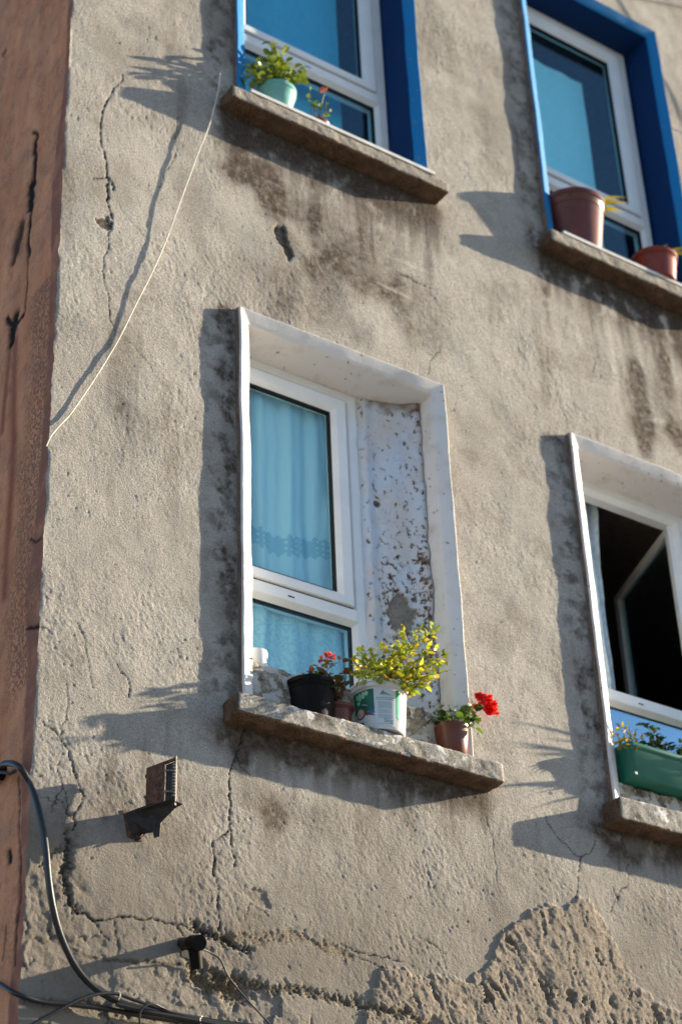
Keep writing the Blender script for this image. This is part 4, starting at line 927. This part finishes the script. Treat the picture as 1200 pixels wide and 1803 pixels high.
# --- green trough on the lower right window's step
t = thing('planter_trough', (2.80, -0.005, 4.803), 'long green plastic trough with ochre and green plants at the open window', 'planter')
bm = bmesh.new()
def ringv(x, y, z, rr, n=5):
    out = []
    for cx_, cy2, a0 in ((x-rr, y-rr, 0), (-x+rr, y-rr, 90), (-x+rr, -y+rr, 180), (x-rr, -y+rr, 270)):
        for k in range(n+1): a = math.radians(a0+90*k/n); out.append((cx_+rr*math.cos(a), cy2+rr*math.sin(a), z))
    return [bm.verts.new(p) for p in out]
TR = [ringv(.262, .058, 0, .02), ringv(.266, .062, .004, .02), ringv(.288, .076, .112, .022), ringv(.289, .077, .114, .022), ringv(.296, .084, .116, .024), ringv(.298, .086, .136, .024), ringv(.296, .084, .139, .024), ringv(.286, .074, .139, .02), ringv(.283, .071, .12, .02)]
for a, b in zip(TR[:-1], TR[1:]):
    n = len(a)
    for i in range(n): bm.faces.new([a[i], a[(i+1) % n], b[(i+1) % n], b[i]])
bm.faces.new(TR[0][::-1]); bobj('trough', bm, M['trough'], t, smooth=True)
bm = bmesh.new(); s_ = ringv(.284, .072, .122, .02); bm.faces.new(s_); bobj('soil', bm, M['soil'], t)
bm = bmesh.new(); box(bm, -.274, -.262, -.0745, -.0725, .004, .014); bobj('foot_tab', bm, M['tub'], t)
t2 = [loc_(t, *p) for p in ((1082,1290,-.02),(1090,1282,.0),(1105,1280,-.03),(1098,1300,-.06),(1115,1295,-.02),(1120,1310,-.06),(1110,1318,-.08),(1085,1305,-.05),(1128,1300,-.02),(1092,1316,-.07))]
bush(t, (-.20, 0, .12), t2, 51, M['lf_och'], M['stem'], .021, .014, 12, 'oval', .03, .3, .02, face=.3)
t3 = [loc_(t, *p) for p in ((1135,1275,.0),(1150,1285,-.02),(1142,1305,-.04),(1160,1300,-.03),(1172,1315,-.05),(1155,1322,-.06),(1180,1312,.0),(1195,1330,-.04),(1215,1310,0))]
bush(t, (-.05, 0, .12), t3, 52, M['lf_dark'], M['stem'], .036, .018, 11, 'pointed', .04, .35, .02, name='green_leaves', sname='green_stems')
# spider plant standing on the same sill, beyond the frame's edge: its long leaves throw the shadows on the wall
t = thing('potted_plant', (3.20, -.02, 4.686), 'spider plant with long arching leaves on the sill right of the green trough', 'potted plant')
pot(t, .066, .085, .15, M['terra'], .004, .016); soil(t, .07, .138)
SHV = Vector((4.8, -1.0, 1.78)); r_ = random.Random(12)
tp = [W(a, b, 0)+SHV*d-t.location for a, b, d in ((868,1270,.26),(852,1308,.27),(872,1318,.25),(905,1328,.24),(925,1332,.23),(975,1336,.20),(985,1352,.19),(945,1300,.22),(1000,1300,.19),(905,1398,.22),(915,1404,.21),(960,1392,.18),(1005,1380,.17),(990,1405,.17),(1010,1262,.2),(780,1400,.26),(1015,1345,.15))]
tp += [Vector((r_.uniform(-.12, .34), r_.uniform(-.22, -.04), r_.uniform(.15, .55))) for k in range(14)]
straps(t, (0, 0, .135), tp, 14, M['lf_strap'], .044, 'leaves', .16)

# ------------------------------------------------------------------ fittings on the wall
def inplane(px, py, y): return W(px, py, y)
# broken floodlight on its arm
t = thing('floodlight', (0.355, 0, 4.13), 'rusty broken floodlight on a bent arm near the left corner of the house', 'floodlight')
O = t.location
A_, Bq = inplane(258, 1352, -.055), inplane(311, 1332, -.170)      # top edge of the back plate
Cq, Dq = inplane(303, 1415, -.165), inplane(250, 1430, -.050)
ux = (Bq-A_).normalized(); uz = (Dq-A_); H_ = uz.length; uz = -(uz-ux*uz.dot(ux)).normalized(); un = ux.cross(uz).normalized()
if un.dot(Vector(CAM)-A_) < 0: un = -un
Wd_ = (Bq-A_).length
def PL(a, b, c): return A_-O+ux*a-uz*b-un*c     # along plate, down, away from the camera
def plbox(bm, a0, a1, b0, b1, c0, c1, mi=0):
    vs = [bm.verts.new(PL(a, b, c)) for a, b, c in ((a0,b0,c0),(a1,b0,c0),(a1,b1,c0),(a0,b1,c0),(a0,b0,c1),(a1,b0,c1),(a1,b1,c1),(a0,b1,c1))]
    for f_ in ((0,3,2,1),(4,5,6,7),(0,1,5,4),(1,2,6,5),(2,3,7,6),(3,0,4,7)): bm.faces.new([vs[i] for i in f_])
    bmesh.ops.recalc_face_normals(bm, faces=bm.faces)
bm = bmesh.new(); w1 = Wd_*.60
plbox(bm, 0, w1, 0, H_, 0, .004); plbox(bm, 0, .004, 0, H_, .0042, .016); plbox(bm, 0.0042, Wd_-.004, 0, .004, .0042, .016); plbox(bm, .0042, Wd_-.004, H_-.004, H_, .0042, .016)
plbox(bm, w1+.0002, Wd_-.0042, .0, .010, 0, .004); plbox(bm, w1+.0002, Wd_-.0042, H_-.008, H_, 0, .004)
bobj('housing', bm, M['rustm'], t, bevel=.0008, segs=1)
bm = bmesh.new(); plbox(bm, w1+.001, Wd_-.006, .011, H_-.009, .008, .012); bobj('slot_shade', bm, M['darkm'], t)  # dark sheet standing in for the shade inside the open slot
bm = bmesh.new(); plbox(bm, Wd_-.0035, Wd_-.0005, -.002, H_+.004, -.001, .003); bobj('side_flange', bm, M['flange'], t, label='thin side flange with a bare sunlit edge')
bm = bmesh.new()
for i in range(11):
    b = .024+i*(H_-.045)/10; plbox(bm, Wd_-.0125, Wd_-.0055, b, b+.0045, -.004, .004)
for b in (.034, H_*.70):
    for k in range(3): plbox(bm, w1+.002+k*.012, w1+.010+k*.012, b+k*.004, b+.004+k*.004, -.003, .003)
bobj('vent_light_pins', bm, M['vent_pin'], t)  # pale pins standing in for dots of light through the vents
for b in (.02, H_*.62):
    bm = bmesh.new(); plbox(bm, -.008, .0, b, b+.012, .004, .014); bobj('bolt', bm, M['darkm'], t)
for a, b in ((.05, .045), (.052, .07), (.045, .093)):
    bm = bmesh.new(); plbox(bm, a, a+.010, b, b+.004, -.0008, .0); bobj('rivet', bm, M['darkm'], t)
# tray, arm and anchor plate
def quadslab(bm, pts, thick):
    P = [Vector(p) for p in pts]; n = (P[1]-P[0]).cross(P[2]-P[0]).normalized()*thick
    a = [bm.verts.new(p) for p in P]; b = [bm.verts.new(p+n) for p in P]; m = len(P)
    bm.faces.new(a); bm.faces.new(b[::-1])
    for i in range(m): bm.faces.new([a[i], b[i], b[(i+1) % m], a[(i+1) % m]])
    bmesh.ops.recalc_face_normals(bm, faces=bm.faces)
bm = bmesh.new()
quadslab(bm, [inplane(240, 1428, -.05)-O, inplane(300, 1408, -.17)-O, inplane(322, 1416, -.165)-O, inplane(262, 1450, -.04)-O], .004)
bobj('tray', bm, M['darkm'], t, bevel=.0006, segs=1)
bm = bmesh.new()
quadslab(bm, [inplane(218, 1432, .0)-O, inplane(240, 1424, -.03)-O, inplane(268, 1414, -.10)-O, inplane(306, 1420, -.15)-O, inplane(286, 1440, -.11)-O, inplane(266, 1462, -.07)-O, inplane(236, 1466, .0)-O], .009)
quadslab(bm, [inplane(262, 1436, -.08)-O, inplane(285, 1426, -.10)-O, inplane(282, 1472, -.085)-O, inplane(272, 1475, -.08)-O], .007)
quadslab(bm, [inplane(216, 1436, .0)-O, inplane(262, 1440, -.06)-O, inplane(266, 1458, -.05)-O, inplane(240, 1484, .0)-O, inplane(230, 1474, .0)-O], .009)
bobj('arm', bm, M['darkm'], t, bevel=.001, segs=1)
bm = bmesh.new(); quadslab(bm, [inplane(216, 1426, -.004)-O, inplane(246, 1434, -.004)-O, inplane(250, 1482, -.004)-O, inplane(226, 1474, -.004)-O], .006); bobj('anchor_plate', bm, M['rustm'], t)
bm = bmesh.new(); plbox(bm, Wd_*.9, Wd_*.9+.012, H_+.010, H_+.018, -.004, .004); bobj('wing_nut', bm, M['darkm'], t)
v, f = tube(catmull([W(238,1470,-.012)-O, W(246,1474,-.03)-O, W(254,1465,-.02)-O, W(262,1462,-.006)-O]), .003, 6); obj('loose_wire', v, f, M['rustm'], t)

# black capped pipe stub low on the wall
t = thing('wall_spotlight', (.47, 0, 3.68), 'small black wall fitting with a round cap and hanging tube, low on the cracked plaster', 'wall fitting')
O = t.location; a = W(322, 1662, 0)-O; b = W(350, 1660, -.115)-O
v, f = tube([a, a.lerp(b, .3), a.lerp(b, .6)], .020, 20); obj('socket', v, f, M['darkm'], t)
v, f = tube([a.lerp(b, .58), a.lerp(b, .62), b, b+(b-a).normalized()*.004], .025, 28); obj('cap', v, f, M['black'], t)
c0 = a.lerp(b, .75)+Vector((0, 0, -.02)); c1 = W(347, 1706, -.07)-O
v, f = tube([c0, c0.lerp(c1, .5), c1], .021, 16, None, None, .018); obj('hanging_tube', v, f, M['black'], t)
bm = bmesh.new(); quadslab(bm, [W(318, 1650, -.003)-O, W(336, 1655, -.003)-O, W(338, 1690, -.003)-O, W(320, 1684, -.003)-O], .006); bobj('mount_plate', bm, M['darkm'], t)
v, f = tube(catmull([W(318, 1668, -.03)-O, W(326, 1655, -.05)-O, W(340, 1652, -.08)-O]), .003, 6); obj('lead', v, f, M['darkm'], t)

# cables, cord and wires
def cable(name, pts, r, mat, label, cat, group=None, k=8, n=10):
    P = catmull(pts, k); v, f = tube(P, r, n); o = obj(name, v, f, mat); return tag(o, label, cat, group)
main = [WX(-30, 1375, -.05), WX(-8, 1356, -.05), WX(12, 1344, -.05), WX(34, 1350, -.05), W(52, 1378, -.02), W(64, 1410, -.035), W(74, 1450, -.05), W(81, 1495, -.055), W(86, 1550, -.055), W(94, 1600, -.05), W(108, 1650, -.045), W(132, 1700, -.04), W(165, 1738, -.035), W(205, 1762, -.035), W(250, 1776, -.035), W(310, 1788, -.035), W(380, 1800, -.035), W(470, 1812, -.035), W(600, 1835, -.03), W(760, 1870, -.03)]
cable('cable', main, .0105, M['cable'], 'thick black cable curving down from the bracket round the house corner', 'cable')
cable('cable', [WX(-30, 1722, -.03), WX(0, 1733, -.03), W(30, 1750, -.02), W(75, 1764, -.022), W(120, 1768, -.022), W(190, 1777, -.025), W(260, 1790, -.03), W(330, 1800, -.03), W(400, 1815, -.03), W(600, 1850, -.03)], .0085, M['cable'], 'black cable running in from the left edge below the curving one', 'cable')
cable('cable', [W(30, 1822, -.06), W(70, 1797, -.06), W(105, 1778, -.065), W(140, 1760, -.068), W(175, 1750, -.066), W(205, 1750, -.062), W(240, 1762, -.06), W(300, 1782, -.058), W(360, 1795, -.055), W(440, 1810, -.05), W(600, 1842, -.05)], .0055, M['cable'], 'thin black cable looping up over the two thicker ones at the bottom', 'cable')
cable('cable', [W(205, 1768, -.055), W(260, 1781, -.056), W(320, 1792, -.055), W(380, 1803, -.055), W(470, 1818, -.05), W(600, 1845, -.045)], .008, M['cable'], 'black cable lying alongside the thick one at the bottom edge', 'cable')
cable('wire_loop', [W(252, 1815, -.05), W(246, 1798, -.07), W(248, 1780, -.08), W(258, 1770, -.082), W(272, 1768, -.078), W(290, 1776, -.065), W(310, 1785, -.055)], .0032, M['cable'], 'thin stiff wire bent into a small loop over the cables', 'wire')
cable('cable_tie', [W(356, 1789, -.05), W(352, 1795, -.062), W(354, 1803, -.055), W(353, 1812, -.045)], .0022, M['cord'], 'white tie wrapped round the bundle of cables', 'cable tie', k=4, n=6)
cable('cable_tie', [W(209, 1745, -.055), W(212, 1752, -.068), W(209, 1760, -.06)], .0018, M['cord'], 'short pale tie where the thin cable joins the thick one', 'cable tie', k=4, n=6)
t = thing('cable_bracket', (0, .22, 4.34), 'black cable bracket on the red side wall', 'bracket')
O = t.location; c_ = WX(8, 1362, 0)-O
v, f = tube([c_, c_+Vector((-.03, 0, 0)), c_+Vector((-.055, 0, 0))], .024, 14); obj('insulator', v, f, M['black'], t)
v, f = tube([c_+Vector((-.045, 0, 0)), WX(18, 1362, -.05)-O, WX(28, 1357, -.045)-O], .006, 8); obj('hook', v, f, M['darkm'], t)
v, f = tube([c_+Vector((-.01, 0, 0)), WX(-10, 1372, -.03)-O, WX(-20, 1380, -.02)-O], .009, 8); obj('strap', v, f, M['darkm'], t)
cord = [W(388, 128, -.035), W(384, 160, -.035), W(377, 190, -.03), W(368, 222, -.026), W(352, 262, -.024), W(334, 310, -.022), W(314, 365, -.021), W(292, 425, -.020), W(268, 480, -.018), W(240, 535, -.014), W(212, 592, -.010), W(184, 640, -.009), W(155, 685, -.009), W(125, 728, -.008), W(103, 752, -.010), W(90, 768, -.010), WX(82, 786, -.012)]
cable('cord', cord, .0026, M['cord'], 'thin white cord hanging from the upper left sill down to the house corner', 'cord', n=7)
cable('wire', [W(356, 1671, -.05), W(372, 1678, -.035), W(388, 1690, -.03), W(400, 1716, -.025), W(416, 1738, -.02), W(440, 1766, -.02), W(470, 1798, -.02), W(500, 1830, -.02)], .0028, M['darkm'], 'thin dark wire running down from the capped black fitting', 'wire')
SH = Vector((4.8, -1.0, 1.78))
cable('wire', [W(1110, -6, -.02), W(1150, 2, -.012), W(1200, 12, -.012), W(1300, 34, -.015)], .0028, M['darkm'], 'thin dark wire crossing the wall at the top right corner', 'wire')
for i, pl in enumerate((((1060, -60), (1098, 22), (1172, 146), (1204, 212), (1250, 320)), ((1120, 190), (1186, 226), (1230, 240), (1320, 262)))):
    cable('wire', [W(*p, 0)+SH*.16 for p in pl], .0035, M['darkm'], ('taut wire strung steeply past the upper right window', 'taut wire strung nearly level past the upper right window')[i], 'wire', k=3)
GR = {'potted plant': 'potted plants on the window sills', 'cable': 'black cables at the lower left', 'wire': 'thin wires on the wall', 'blind': 'cloths behind the upper windows', 'curtain': 'curtains behind the lower windows', 'cable tie': 'ties on the cables'}
for o in list(C.objects):
    if o.parent is None and o.get('category') in GR: o['group'] = GR[o['category']]
